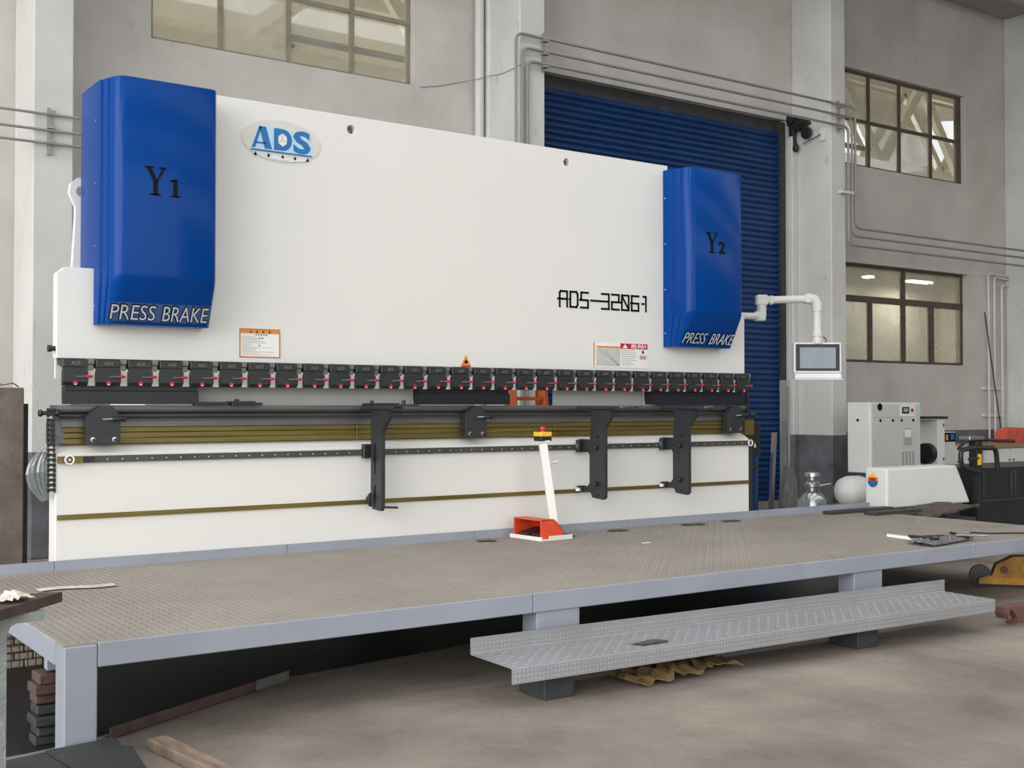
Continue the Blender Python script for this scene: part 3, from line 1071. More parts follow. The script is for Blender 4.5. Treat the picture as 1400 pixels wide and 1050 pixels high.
# front sheet supports sliding on the rail
def support_arm(x, kind):
    t = 0.03
    if kind == 0:
        poly = [(-.115, 1.462), (-.115, .80), (-.14, .745), (-.255, .738), (-.275, .765), (-.275, 1.29), (-.33, 1.36), (-.375, 1.40), (-.385, 1.462)]
        slots = [[(-.19, 1.22), (-.17, 1.22), (-.155, 1.10), (-.17, .99), (-.185, .99), (-.20, 1.10)],
                 [(-.19, .92), (-.17, .92), (-.155, .84), (-.17, .76), (-.185, .76), (-.20, .84)]]
    else:
        poly = [(-.20, 1.462), (-.20, 1.38), (-.19, 1.215), (-.045, 1.215), (-.045, 1.112), (-.165, 1.112), (-.185, 1.09), (-.185, .86), (-.16, .835),
                (-.10, .82), (-.10, .795), (-.20, .785), (-.22, .745), (-.35, .735), (-.378, .755), (-.378, 1.31), (-.46, 1.40), (-.47, 1.462)]
        slots = [circle(-.29, 1.235, .011, 10), circle(-.29, .765, .010, 10)]
    a = MB().prism(poly, 'x', x, x + t, holes=slots).build('support_arm', 'oxide_black', pb)
    # sliding carriage on the guide rail
    MB().box(x - .05, x + .06, -.105, -.063, 1.108, 1.210, ch=.006).build('carriage', 'black_paint', a)
    MB().box(x - .056, x - .05, -.095, -.075, 1.14, 1.18).build('carriage_plate', 'clamp_steel' if kind else 'oxide_black', a)
    # roller foot on the lower strip
    if kind:
        MB().box(x - .05, x + .03, -.105, -.075, .79, .835).build('roller_foot', 'oxide_black', a)
        MB().lathe([(.026, .79), (.03, .795), (.03, .81), (.02, .825), (.008, .835)], (x - .035, -.082, 0), 'z', 14).build('roller', 'bright_steel', a, smooth=True)
        for zz in (1.15, .86):
            MB().lathe([(.018, 0), (.018, -.03), (.012, -.035)], (x, -.285, zz), 'x', 10).build('clamp_knob', 'black_paint', a, smooth=True)
    else:
        MB().prism([(-.115, .86), (-.06, .82), (-.06, .79), (-.115, .76)], 'x', x - .01, x + .03).build('roller_foot', 'oxide_black', a)
        MB().cyl((x + .02, -.26, .765), (x + .12, -.30, .760), .008, 8).build('foot_lever', 'black_paint', a)
        for zz in (1.11, .835):
            MB().lathe([(.014, 0), (.014, -.02)], (x, -.175, zz), 'x', 10).build('clamp_knob', 'black_paint', a, smooth=True)
    # flat bars that carry the sheet
    if kind == 0:
        MB().box(x - .03, x + .06, -.48, .0, 1.462, 1.487, ch=.003).build('support_bar', 'oxide_black', a)
        MB().box(x - .02, x + .05, -.44, -.02, 1.487, 1.505).build('slide_bar', 'black_paint', a)
        MB().box(x - .01, x + .04, -.73, -.48, 1.480, 1.498).build('support_extension', 'oxide_black', a)
        for yy in (-.1, -.56):
            MB().cyl((x + .015, yy, 1.49), (x + .015, yy, 1.525), .014, 10).build('stud', 'black_paint', a)
    else:
        MB().box(x - .03, x + .06, -.60, -.06, 1.462, 1.482, ch=.003).build('support_bar', 'oxide_black', a)
        MB().box(x - .005, x + .035, -.75, -.60, 1.466, 1.480).build('support_extension', 'oxide_black', a)
        MB().box(x - .03, x + .06, -.612, -.60, 1.466, 1.486).build('stop_tab', 'bright_steel', a)
    return a


support_arm(2.155, 0)
support_arm(4.118, 1)
support_arm(5.032, 1)
# tool tray lying on the table near the left punch
m = MB().box(0.87, 1.10, -.08, .0, 1.490, 1.512, ch=.003).box(1.12, 1.34, -.08, .0, 1.490, 1.508, ch=.003)
m.box(1.10, 1.30, -.05, -.02, 1.508, 1.517).cyl((1.17, -.035, 1.515), (1.17, -.035, 1.532), .016, 10)
m.build('finger_stop', 'black_paint', pb)

# cable chain hanging at the left end
ch = MB().cyl((-0.10, -.03, 1.440), (0.0, -.03, 1.440), .013, 10).build('cable_chain', 'black_paint', pb)
link0 = None
for i in range(17):
    if link0 is None:
        m = MB()
        zc = 1.47
        m.box(-.058, -.052, -.05, -.01, zc - .026, zc).box(-.024, -.018, -.05, -.01, zc - .026, zc)
        m.box(-.058, -.018, -.05, -.044, zc - .018, zc - .006).box(-.058, -.018, -.016, -.01, zc - .018, zc - .006)
        m.box(-.062, -.014, -.046, -.014, zc - .008, zc - .002)
        link0 = m.build('chain_link', 'black_paint', ch)
    else:
        l = link0.copy()
        COL.objects.link(l)
        l.parent = ch
        l.location = link0.location + Vector((0.0004 * i, 0, -0.031 * i))
for x in (-.10, -.0):
    MB().lathe([(.018, -.012), (.024, 0), (.018, .012)], (x, -.03, 1.440), 'x', 10).build('chain_knob', 'black_paint', ch, smooth=True)
# clear plastic fan-fold guard hanging by the chain
MB().grid(lambda u, v: (-.02 - .15 * math.sin(math.pi * (.12 + u * .76)) * v, .02 - .012 * math.cos(40 * v), 1.25 - .34 * u - .02 * v), 12, 12, thick=0.003) \
    .build('plastic_guard', 'chain_fan_plastic', pb, smooth=True)

# light-curtain post, valve box and hoses at the right end
rp = MB().box(6.135, 6.155, .10, .14, 1.40, 1.70).box(6.24, 6.265, .10, .14, 1.00, 1.70).box(6.13, 6.265, .10, .14, 1.68, 1.705) \
    .build('guard_post', 'oxide_black', pb)
MB().box(6.13, 6.27, .05, .16, 1.02, 1.30, ch=.006).build('valve_box', 'black_paint', pb)
MB().box(6.27, 6.40, .08, .16, 1.02, 1.33, ch=.006).build('valve_box', 'black_paint', pb)
MB().box(6.10, 6.22, .0, .10, 1.22, 1.36).build('end_block', 'gold_zinc', pb)
MB().prism([(6.30, 1.10), (6.33, 1.10), (6.315, 1.14)], 'y', .075, .08).build('warning_triangle', 'paper_white', pb)
MB().lathe([(.012, 0), (.024, .02), (.026, .06), (.014, .075)], (6.22, .05, 1.405), 'x', 12).build('knob', 'black_paint', pb, smooth=True)
MB().box(6.20, 6.36, .08, .18, .885, .955, ch=.01).build('hose_block', 'black_paint', pb)
MB().tube(arc_path([(6.24, .10, 1.02), (6.19, .10, .80), (6.16, .12, .3)], .06), .022, 8).build('hose', 'black_paint', pb, smooth=True)
MB().box(6.112, 6.20, .0, .14, FL, 1.2).build('end_column', 'oxide_black', pb)

# operator pendant
pa = struct_arm = None
A = Vector((6.10, .14, 2.33))
B = Vector((6.50, .16, 2.34))
Bt = Vector((6.50, .16, 2.495))
Cc = Bt + RDIR * 0.53 + Vector((0, 0, .015))
arm = MB().cyl(A, B, .032, 16).build('pendant_arm', 'pvc_white', pb, smooth=True, label='jointed white pendant arm')


def rbox(c, hx, hy, hz, name, matname, parent, ch_=.012):
    mx = Matrix.Translation(c) @ Matrix.Rotation(-YAW, 4, 'Z')
    return MB().box(-hx, hx, -hy, hy, -hz, hz, mtx=mx, ch=ch_).build(name, matname, parent)


rbox(B + Vector((-.03, 0, 0)), .055, .045, .045, 'elbow', 'pvc_white', arm)
MB().cyl(B, Bt, .045, 16).build('riser', 'pvc_white', arm, smooth=True)
rbox(Bt, .055, .05, .05, 'elbow', 'pvc_white', arm)
MB().cyl(Bt, Cc, .036, 16).build('boom', 'pvc_white', arm, smooth=True)
rbox(Bt + RDIR * .09, .02, .043, .043, 'collar', 'pvc_white', arm)
rbox(Cc - RDIR * .09, .03, .045, .045, 'collar', 'pvc_white', arm)
MB().tube(arc_path([Cc - RDIR * .08, Cc, Cc - Vector((0, 0, .12))], .075, 8), .05, 14).build('bend', 'pvc_white', arm, smooth=True)
MB().cyl(Cc - Vector((0, 0, .10)), Cc - Vector((0, 0, .40)), .042, 16).build('drop_tube', 'pvc_white', arm, smooth=True)
for dz in (.31, .38):
    MB().cyl(Cc - Vector((0, 0, dz)), Cc - Vector((0, 0, dz + .05)), .052, 16).build('collar', 'pvc_white', arm, smooth=True)
mc = Cc - Vector((0, 0, .565)) - RDIR * 0.005
mx = Matrix.Translation(mc) @ Matrix.Rotation(-YAW, 4, 'Z')
mon = MB().box(-.228, .228, -.03, .05, -.145, .145, mtx=mx, ch=.008).build('control_panel', 'monitor_shell', pb, label='white framed touch-screen panel')
MB().box(-.208, .208, -.034, -.030, -.125, .130, mtx=mx).build('bezel', 'screen_dark', mon)
MB().box(-.170, .170, -.037, -.034, -.100, .098, mtx=mx).build('screen', 'screen_pale', mon)
MB().box(-.222, .222, -.05, .045, -.195, -.150, mtx=mx, ch=.006).build('keyboard_shelf', 'monitor_shell', mon)
MB().box(-.228, .228, -.07, .045, -.208, -.197, mtx=mx).build('shelf_edge', 'monitor_shell', mon)
MB().tube([mx @ Vector(p) for p in ((.08, .0, .145), (.09, -.01, .17), (.06, -.02, .2))], .006, 6).build('cable', 'black_paint', mon)


# ================================================================== WORK PLATFORM
ZD = 0.463
PX0, PX1, PYF, PYB = -0.566, 7.52, -2.45, -0.065
plat = thing('work_platform', 'raised grey steel platform with chequer-plate deck before the press brake', 'platform', (3.5, -1.3, FL))
for a, b in ((PX0, 1.53), (1.53, 3.55), (3.55, 5.57), (5.57, PX1)):
    MB().box(a, b - .003, PYF + .006, PYB, ZD - .008, ZD).build('deck_plate', 'tread_plate', plat)


def lug_points(x0, x1, y0, y1, s, mapf, L=.028, W=.0085, H=.0022):
    """raised lozenges of chequer plate, alternating in direction"""
    m = MB()
    vs, fs = [], []
    nx, ny = int((x1 - x0) / s), int((y1 - y0) / s)
    for i in range(nx):
        for j in range(ny):
            cx, cy = x0 + (i + .5) * s, y0 + (j + .5) * s
            a = math.pi / 4 if (i + j) % 2 or s < .03 else -math.pi / 4
            c, d = math.cos(a), math.sin(a)
            o = len(vs)
            for u, w, h in ((-L / 2, 0, 0), (0, -W / 2, 0), (L / 2, 0, 0), (0, W / 2, 0), (-L * .22, 0, H), (L * .22, 0, H)):
                vs.append(mapf(cx + u * c - w * d, cy + u * d + w * c, h))
            fs += [(o, o + 1, o + 5, o + 4), (o + 1, o + 2, o + 5), (o + 2, o + 3, o + 5), (o + 5, o + 3, o, o + 4)]
    m.v, m.f = vs, fs
    return m


lug_points(PX0 + .01, PX1 - .01, PYF + .02, PYB - .01, .040, lambda x, y, h: (x, y, ZD + h + .0001)) \
    .build('chequer_lugs', 'deck_lug', plat, kind='stuff')
seams = [PX0 + .14, 1.9, 5.93, PX1]
for a, b in zip(seams[:-1], seams[1:]):
    MB().box(a + .002, b - .002, PYF - .004, PYF + .06, ZD - .108, ZD - .002, ch=.004).build('front_beam', 'platform_grey', plat)
for a, b in ((-.56, 1.2), (1.2, 3.2), (3.2, 5.2), (5.2, PX1)):
    MB().box(a, b - .01, PYF + .30, PYF + .36, ZD - .16, ZD - .01).build('inner_beam', 'platform_grey', plat)
MB().box(PX0 - .004, PX0 + .06, PYF + .14, PYB, ZD - .108, ZD - .002, ch=.004).build('side_beam', 'platform_grey', plat)
MB().box(PX1 - .06, PX1, PYF + .06, PYB, ZD - .108, ZD - .002, ch=.004).build('side_beam', 'platform_grey', plat)
for x, y in ((PX0, PYF), (1.935, PYF + .01), (4.60, PYF + .01), (PX0, PYB - .16), (1.935, PYB - .16), (4.60, PYB - .16), (PX1 - .16, PYB - .16)):
    top = ZD - .0085 if (x == PX0 and y == PYF) else ZD - .10
    w = .14 if x == PX0 else .30
    MB().box(x, x + w, y - (.004 if y == PYF else 0), y + .14, FL, top, ch=.006).build('post', 'platform_grey', plat)
kx = [-0.62, -.02, 1.53, 3.08, 4.63, 6.21, 7.80]
for a, b in zip(kx[:-1], kx[1:]):
    MB().box(a + .002, b - .002, -.065, -.048, ZD - .02, ZD + .062).build('kick_plate', 'platform_grey', plat)
# dark scuffs and paper scraps on the deck
for i, (x, y, w) in enumerate(((3.0, -.20, .13), (4.28, -.20, .16), (5.10, -.20, .22), (5.62, -.16, .16))):
    tag(MB().grid(lambda u, v: (x + w * u + .02 * math.sin(9 * v), y - .10 * v + .02 * math.sin(7 * u), ZD + .0085 + .003 * math.sin(5 * u) * math.sin(4 * v)), 5, 4, thick=.0008)
        .build('oil_rag_scrap', 'stain_dark', None), ('small dark scrap by the kick plate, first past the support with slots', 'dark scrap by the kick plate between the foot pedal and a support arm', 'widest dark scrap by the kick plate below the two right support arms', 'dark scrap by the kick plate near the end of the ram')[i], 'scrap', 'dark scraps along the kick plate')
tag(MB().box(3.93, 4.0, -1.06, -1.03, ZD + .003, ZD + .006).build('paper_scrap', 'paper_white'), 'tiny white paper scrap on the middle of the chequer deck', 'paper')
tag(MB().grid(lambda u, v: (-.30 + .42 * u, -.90 + .10 * v + .03 * math.sin(6 * u), ZD + .009 + .004 * math.sin(11 * u) * math.sin(3.1 * v)), 12, 4, thick=.001)
    .build('plastic_film', 'foil'), 'pale film strip lying on the deck beside the kick plate', 'film')

# ------------------------------------------------------------------ loose step
st = thing('step_board', 'long grey Z-folded chequer-plate step in front of the platform', 'step', (3.4, -2.75, FL))
sa = -math.atan2(.15, 3.82)
SM = Matrix.Translation((1.48, -2.475, 0)) @ Matrix.Rotation(sa, 4, 'Z')
SL, SW, ZT = 3.86, .40, .187
zz = [(0.0, .270), (0.0, ZT + .008), (-.006, ZT), (-SW + .006, ZT), (-SW, ZT - .008), (-SW, ZT - .082)]
zi = [(p[0] - .005, p[1]) for p in zz[:1]]
outer = zz
inner = [(-SW + .005, ZT - .082), (-SW + .005, ZT - .010), (-SW + .010, ZT - .005), (-.002, ZT - .005), (.005, ZT + .003), (.005, .270)]
MB().prism(outer + inner, 'x', 0, SL, mtx=SM).build('tread', 'step_plate', st)
m = lug_points(0.01, SL - .01, -SW + .02, -.015, .040, lambda x, y, h: SM @ Vector((x, y, ZT + h)))
m2 = lug_points(0.01, SL - .01, ZT - .080, ZT - .006, .024, lambda x, y, h: SM @ Vector((x, -SW - h, y)), L=.022, W=.006)
m3 = lug_points(0.01, SL - .01, ZT + .010, .268, .024, lambda x, y, h: SM @ Vector((x, -h, y)), L=.022, W=.006)
m.add(m2.v, m2.f)
m.add(m3.v, m3.f)
m.build('chequer_lugs', 'step_lug', st, kind='stuff')
for x in (.26, 2.62):
    MB().box(x, x + .19, -.30, -.06, FL, ZT - .006, mtx=SM, ch=.004).build('support_block', 'dark_steel', st)
tag(MB().grid(lambda u, v: SM @ Vector((.86 + .20 * u + .02 * math.sin(5 * v), -.33 + .07 * v, ZT + .010 + .004 * math.sin(6 * u) * math.sin(5 * v))), 7, 5, thick=.001)
    .build('oil_rag_scrap', 'stain_dark'), 'dark flat rag scrap on the edge of the Z-folded step', 'scrap')
# crumpled cardboard under the step
random.seed(11)
rp_ = [[random.uniform(-1, 1) for _ in range(10)] for _ in range(26)]


def crumple(u, v):
    i, j = u * 24, v * 8
    a, b = int(min(i, 23)), int(min(j, 7))
    fu, fv = i - a, j - b
    h = (rp_[a][b] * (1 - fu) + rp_[a + 1][b] * fu) * (1 - fv) + (rp_[a][b + 1] * (1 - fu) + rp_[a + 1][b + 1] * fu) * fv
    return h


tag(MB().grid(lambda u, v: (2.32 + .80 * u + .02 * crumple(v, u), -2.86 + .34 * v + .03 * crumple(u, v), FL + .030 + .022 * crumple(u, v) + .02 * math.sin(3 * u)), 24, 8, thick=.004)
    .build('cardboard_sheet', 'cardboard'), 'crumpled brown cardboard on the floor beneath the step', 'cardboard')

# ------------------------------------------------------------------ foot pedal
fp = thing('foot_pedal', 'orange foot pedal box with leaning white post and emergency stop button', 'foot pedal', (3.5, -.35, ZD))
PM = Matrix.Translation((3.405, -.52, ZD + .003)) @ Matrix.Rotation(math.radians(4), 4, 'Z')
bp_ = MB().box(-.02, .29, .0, .38, 0, .012, mtx=PM).build('base_plate', 'machine_white', fp)
MB().box(-.02, -.008, 0, .38, .012, .03, mtx=PM).build('base_rim', 'machine_white', fp)
MB().box(.06, .29, -.004, .008, .0, .035, mtx=PM).build('base_rim', 'machine_white', fp)
cheek = [(.0, .012), (.235, .012), (.225, .05), (.19, .10), (.15, .14), (.12, .157), (.0, .157)]
hd = MB()
for y in (.025, .345):                                                         # end cheeks
    hd.prism(cheek, 'y', y, y + .012, mtx=PM)
for (xa, za), (xb, zb) in zip(cheek[1:-1], cheek[2:]):                         # curved back and roof
    dx, dz = xb - xa, zb - za
    ln = math.hypot(dx, dz)
    nx, nz_ = dz / ln * -.008, dx / ln * .008
    hd.prism([(xa, za), (xb, zb), (xb + nx, zb - abs(nz_)), (xa + nx, za - abs(nz_))], 'y', .025, .357, mtx=PM)
hd.build('pedal_hood', 'orange_red', fp)
for y in (.05, .20):
    MB().prism([(.02, .03), (.20, .06), (.20, .078), (.02, .045)], 'y', y, y + .12, mtx=PM).build('pedal', 'dark_inside', fp)
MB().box(.05, .12, .06, .31, .012, .03, mtx=PM).build('pedal_axle', 'dark_inside', fp)
pb0 = PM @ Vector((.245, .14, .012))
pt = Vector((3.56, -.30, 1.205))
dv = pt - pb0
qm = Matrix.Translation(pb0) @ dv.to_track_quat('Z', 'Y').to_matrix().to_4x4() @ Matrix.Rotation(math.radians(10), 4, 'Z')
post_ = MB().box(-.032, .032, -.032, .032, .0, dv.length, mtx=qm, ch=.005).build('post', 'machine_white', fp)
MB().box(-.05, .05, -.05, .05, dv.length, dv.length + .008, mtx=qm).build('cap_plate', 'machine_white', fp)
tm = Matrix.Translation(pt + Vector((0, 0, .008)))
MB().box(-.052, .052, -.05, .05, .0, .04, mtx=tm, ch=.004).build('switch_box', 'black_paint', fp)
MB().box(-.053, .053, -.051, .051, .036, .072, mtx=tm, ch=.004).build('switch_lid', 'yellow', fp)
MB().lathe([(.018, .072), (.018, .09), (.028, .092), (.026, .108), (.014, .112)], (0, 0, 0), 'z', 16, mtx=tm).build('stop_button', 'red_plastic', fp, smooth=True)
MB().cyl(pt + Vector((.03, 0, -.17)), pt + Vector((.14, -.01, -.155)), .012, 10).build('cable_gland', 'machine_white', fp, smooth=True)
MB().tube([PM @ Vector(p) for p in ((.27, .1, .01), (.33, .06, .008), (.38, .08, .008), (.42, .16, .008), (.40, .36, .008))], .006, 6).build('cable', 'black_paint', fp, smooth=True)

# ================================================================== SERVICES ON THE WALL
for k, z in enumerate((4.39, 4.23, 4.10)):
    c = thing('wall_conduit', '%s of three thin grey conduits crossing the column beside the Y1 cover' % ('top', 'middle', 'bottom')[k], 'conduit', (-.5, 4.55, z), 'conduits by the Y1 cover')
    MB().cyl((-3.5, 4.545, z), (2.2, 4.545, z), .014, 8).build('tube', 'conduit', c, smooth=True)
MB_ = MB().box(1.03, 1.06, 4.56, 4.60, 3.99, 4.46)
for z in (4.46, 4.31, 4.17):
    MB_.box(1.02, 1.10, 4.53, 4.56, z - .06, z - .03)
tag(MB_.build('conduit_bracket', 'conduit'), 'small toothed bracket holding three conduits on the column beside the Y1 cover', 'bracket')

for k, (z, xl, xr, zr) in enumerate(((6.26, 6.73, 13.37, 4.33), (6.09, 6.83, 13.29, 4.20), (5.925, 6.905, 13.20, 4.05))):
    c = thing('wall_conduit', '%s of three grey conduits running over the blue roller door' % ('top', 'middle', 'bottom')[k],
              'conduit', (10, 4.5, z), 'conduits over the roller door')
    y = 4.545
    MB().tube(arc_path([(xl, y, 0.4), (xl, y, z), (xr, y, z), (xr, y, zr), (18.2, y, zr - .005 + .0), (22.5, y, zr)], .12, 6), .020, 8).build('tube', 'conduit', c, smooth=True)
for n, x in enumerate((7.17, 12.98)):
    m = MB().box(x, x + .03, 4.56, 4.60, 5.83, 6.33)
    for z in (6.26, 6.09, 5.925):
        m.box(x - .03, x + .06, 4.50, 4.57, z - .05, z - .025)
    tag(m.build('conduit_bracket', 'conduit'), 'toothed bracket holding the conduits on the column %s the roller door' % ('left of', 'right of')[n], 'bracket')
tag(MB().box(13.02, 13.32, 4.52, 4.60, 4.86, 4.90).build('conduit_clip', 'pvc_white'), 'white clip fixing the conduits low on the column beside the high window', 'bracket')

# white rain pipes beside the middle column
for k, x in enumerate((6.645, 6.80)):
    tag(MB().cyl((x + .03, 5.31, FL), (x + .03, 5.31, 8.9), .062, 14).build('drain_pipe', 'pvc_white', smooth=True),
        ('white drain pipe standing nearer the four-light window', 'white drain pipe standing hard against the middle column')[k], 'pipe')
tag(MB().tube([(5.82, 5.392, 5.60), (6.10, 5.392, 5.66), (6.40, 5.392, 5.75), (6.62, 5.235, 5.80), (6.80, 5.235, 5.87), (6.815, 4.98, 5.84), (6.82, 4.59, 5.86), (6.90, 4.585, 5.925)], .0045, 6).build('sagging_cable', 'conduit', smooth=True),
    'thin dark cable running past the drain pipes to the conduits', 'cable')
# pipes in the far corner
for k, (x, zt) in enumerate(((18.17, 3.99), (18.36, 3.93), (18.60, 3.80))):
    tag(MB().tube(arc_path([(x, 5.32, 0.35), (x, 5.32, zt), (18.83, 5.32, zt - .02)], .08), .02, 8).build('corner_pipe', 'pvc_white', smooth=True),
        'thin white pipe %s of three on the wall beyond the office window' % ('nearest the window', 'in the middle', 'nearest the corner')[k], 'pipe', 'pipes beyond the office window')
for z in (1.80, 1.29):
    tag(MB().box(18.05, 18.75, 5.345, 5.40, z, z + .05).build('pipe_bracket', 'pvc_white'),
        ('upper' if z > 1.5 else 'lower') + ' cross bracket of the three thin white pipes', 'bracket')
tag(MB().cyl((17.98, 5.28, 3.25), (18.50, 5.28, .95), .012, 6).build('steel_rod', 'dark_steel'), 'thin dark rod leaning across the three white pipes', 'rod')

# roller-shutter chain drive on the column
dr = thing('shutter_drive', 'black chain drive and bracket of the roller door on the column', 'door drive', (12.8, 5.1, 5.7))
MB().prism([(5.45, 6.24), (5.02, 6.10), (4.98, 6.02), (5.30, 5.92), (5.46, 5.86)], 'x', 12.78, 12.84).build('bracket', 'black_paint', dr)
MB().lathe([(.05, 0), (.10, .01), (.10, .05), (.05, .06)], (12.72, 5.37, 6.14), 'x', 16).build('sprocket', 'black_paint', dr, smooth=True)
MB().lathe([(.09, 0), (.10, .012), (.10, .05), (.035, .055), (.03, .07)], (12.74, 5.03, 5.87), 'x', 18).build('chain_wheel', 'black_paint', dr, smooth=True)
MB().cyl((12.72, 5.20, 6.0), (12.82, 5.20, 6.0), .08, 14).build('motor', 'black_paint', dr, smooth=True)
MB().tube([(12.76, 5.30, 6.05), (12.76, 5.27, 5.85), (12.76, 5.25, 5.68)], .03, 8).build('hand_chain', 'black_paint', dr, smooth=True)
MB().lathe([(.02, .0), (.05, .03), (.05, .10), (.02, .13)], (12.76, 5.24, 5.60), 'z', 10).build('chain_weight', 'black_paint', dr, smooth=True)
MB().cyl((12.77, 5.10, 5.70), (12.77, 4.74, 5.79), .008, 6).build('tie_rod', 'dark_steel', dr)
MB().box(12.80, 12.845, 4.69, 4.77, 5.70, 5.90).build('switch_box', 'paper_white', dr)

# step ladder behind the tool gap
ladder = thing('step_ladder', 'orange step ladder standing behind the press brake gap', 'ladder', (5.75, 2.95, FL))
for s in (-1, 1):
    b0, t0 = Vector((5.80 + s * .30, 2.75, FL)), Vector((5.80 + s * .19, 3.05, 1.95))
    d = t0 - b0
    mx = Matrix.Translation(b0) @ d.to_track_quat('Z', 'Y').to_matrix().to_4x4()
    MB().box(-.03, .03, -.045, .045, 0, d.length, mtx=mx).build('rail', 'ladder_orange', ladder)
    b1, t1 = Vector((6.0 + s * .27, 3.45, FL)), Vector((5.83 + s * .19, 3.11, 1.95))
    d = t1 - b1
    mx = Matrix.Translation(b1) @ d.to_track_quat('Z', 'Y').to_matrix().to_4x4()
    MB().box(-.03, .03, -.03, .03, 0, d.length, mtx=mx).build('rear_leg', 'ladder_orange', ladder)
for i in range(7):
    z = .22 + i * .27
    t = (z - FL) / 1.98
    MB().box(5.80 - .29 + .10 * t, 5.80 + .29 - .10 * t, 2.72 + .3 * t, 2.80 + .3 * t, z - .02, z + .02).build('rung', 'ladder_orange', ladder)
MB().box(5.58, 6.02, 3.0, 3.16, 1.93, 1.97).build('top_cap', 'ladder_orange', ladder)

# ================================================================== RIGHT-HAND EQUIPMENT
# screw compressor on its air tank
cp = thing('air_compressor', 'large white screw compressor cabinet standing on an air tank by the column', 'compressor', (13.0, 3.7, FL))
X0, X1, Y0, Y1, Z0, Z1 = 12.37, 13.56, 3.50, 3.92, 0.50, 1.545
body = MB().box(X0, X1, Y0 + .004, Y1, Z0, Z1, ch=.01).build('cabinet', 'compressor_white', cp)
MB().box(X0 + .03, X1 - .02, Y0 - .006, Y0 + .004, 1.325, Z1 - .03).build('top_panel', 'compressor_grey', cp)
MB().box(X0 + .03, X1 - .02, Y0 - .006, Y0 + .004, Z0 + .02, 1.315).build('front_door', 'compressor_grey', cp)
MB().box(X0 - .006, X0, Y0 + .03, Y1 - .03, Z0 + .02, 1.42).build('side_panel', 'compressor_white', cp)
MB().prism(circle(12.58, 1.475, .055, 18), 'y', Y0 - .012, Y0 - .006).build('gauge', 'print_black', cp)
ct = MB().box(13.05, 13.42, Y0 - .010, Y0 - .006, 1.335, 1.52).build('controller', 'paper_white', cp)
MB().box(13.10, 13.27, Y0 - .014, Y0 - .010, 1.375, 1.475).build('display', 'screen_dark', ct)
MB().box(13.13, 13.24, Y0 - .016, Y0 - .014, 1.40, 1.455).build('display_text', 'label_grey', ct)
MB().prism(circle(13.335, 1.425, .028, 14), 'y', Y0 - .024, Y0 - .010).build('stop_button', 'red_plastic', ct)
for x in (12.59, 12.88, 13.09, 13.37):
    MB().prism(circle(x, 1.275, .022, 10), 'y', Y0 - .014, Y0 - .006).build('latch', 'print_black', cp)
MB().prism(circle(3.72, 1.28, .022, 10), 'x', X0 - .014, X0 - .006).build('latch', 'print_black', cp)
lb = MB().box(13.14, 13.33, Y0 - .009, Y0 - .006, .895, 1.155).build('rating_plate', 'label_grey', cp)
MB().box(13.155, 13.315, Y0 - .011, Y0 - .009, 1.02, 1.135).build('plate_print', 'paper_white', lb)
for i in range(7):
    for j in range(4):
        MB().box(13.10 + j * .08, 13.15 + j * .08, Y0 - .010, Y0 - .006, .605 + i * .030, .617 + i * .030).build('vent_slot', 'clamp_steel', cp)
MB().lathe([(.02, 11.95), (.12, 11.98), (.20, 12.05), (.225, 12.15), (.225, 13.6), (.19, 13.7), (.05, 13.76)], (0, 3.72, .235), 'x', 24).build('air_tank', 'compressor_white', cp, smooth=True)
MB().box(X0, X1, Y0 + .02, Y1, .455, .50).build('base_frame', 'dark_steel', cp)
for x in (12.5, 13.3):
    MB().box(x, x + .1, 3.58, 3.86, FL, .06).build('tank_foot', 'dark_steel', cp)

# refrigerated dryer and electric box
dy = thing('air_dryer', 'slim white dryer cabinet with black fan and dark lid beside the compressor', 'dryer', (14.4, 4.0, FL))
MB().box(14.42, 14.60, 3.80, 4.30, FL, 1.27, ch=.006).build('cabinet', 'compressor_white', dy)
MB().box(14.05, 14.66, 3.78, 4.34, 1.285, 1.325).build('lid', 'black_paint', dy)
MB().lathe([(.05, 14.30), (.16, 14.31), (.17, 14.33), (.17, 14.42)], (0, 3.98, .73), 'x', 22).build('fan', 'black_paint', dy, smooth=True)
for z in (.62, 1.16):
    MB().box(14.55, 14.57, 3.79, 3.80, z, z + .05).build('hinge', 'dark_steel', dy)
eb = thing('control_box', 'grey-white control box with black meter panel between dryer and bench', 'control box', (14.8, 4.0, FL))
MB().box(14.64, 14.97, 3.86, 4.20, FL, 1.075, ch=.006).build('cabinet', 'compressor_grey', eb)
pn = MB().box(14.655, 14.955, 3.852, 3.86, .915, 1.06).build('meter_panel', 'print_black', eb)
MB().box(14.70, 14.76, 3.848, 3.852, .94, 1.03).build('meter', 'label_orange', pn)
MB().box(14.83, 14.92, 3.848, 3.852, .95, 1.04).build('meter', 'logo_blue', pn)
# white benches against the wall
for k, (x0, x1) in enumerate(((15.1, 16.35), (16.45, 18.0))):
    bn = thing('bench_cabinet', ('low white cabinet beside the control box', 'low white cabinet with wooden top under the red bucket')[k], 'cabinet', ((x0 + x1) / 2, 4.5, FL))
    MB().box(x0, x1, 4.3, 4.95, FL, .80 - .04 * k, ch=.006).build('body', 'compressor_grey', bn)
    MB().box(x0 + .05, (x0 + x1) / 2 - .02, 4.288, 4.30, .05, .74).build('door', 'compressor_white', bn)
    MB().box((x0 + x1) / 2 + .02, x1 - .05, 4.288, 4.30, .05, .74).build('door', 'compressor_white', bn)
    for dx in (-.06, .06):
        MB().cyl(((x0 + x1) / 2 + dx, 4.27, .55), ((x0 + x1) / 2 + dx, 4.29, .55), .015, 8).build('knob', 'dark_steel', bn)
    if k:
        MB().box(x0 - .1, x1 + .1, 4.26, 5.0, .765, .83).build('worktop', 'wood_top', bn)
rb = thing('red_bucket', 'pale red jagged-rimmed plastic bin on the wooden bench top', 'bin', (17.65, 4.62, .83))
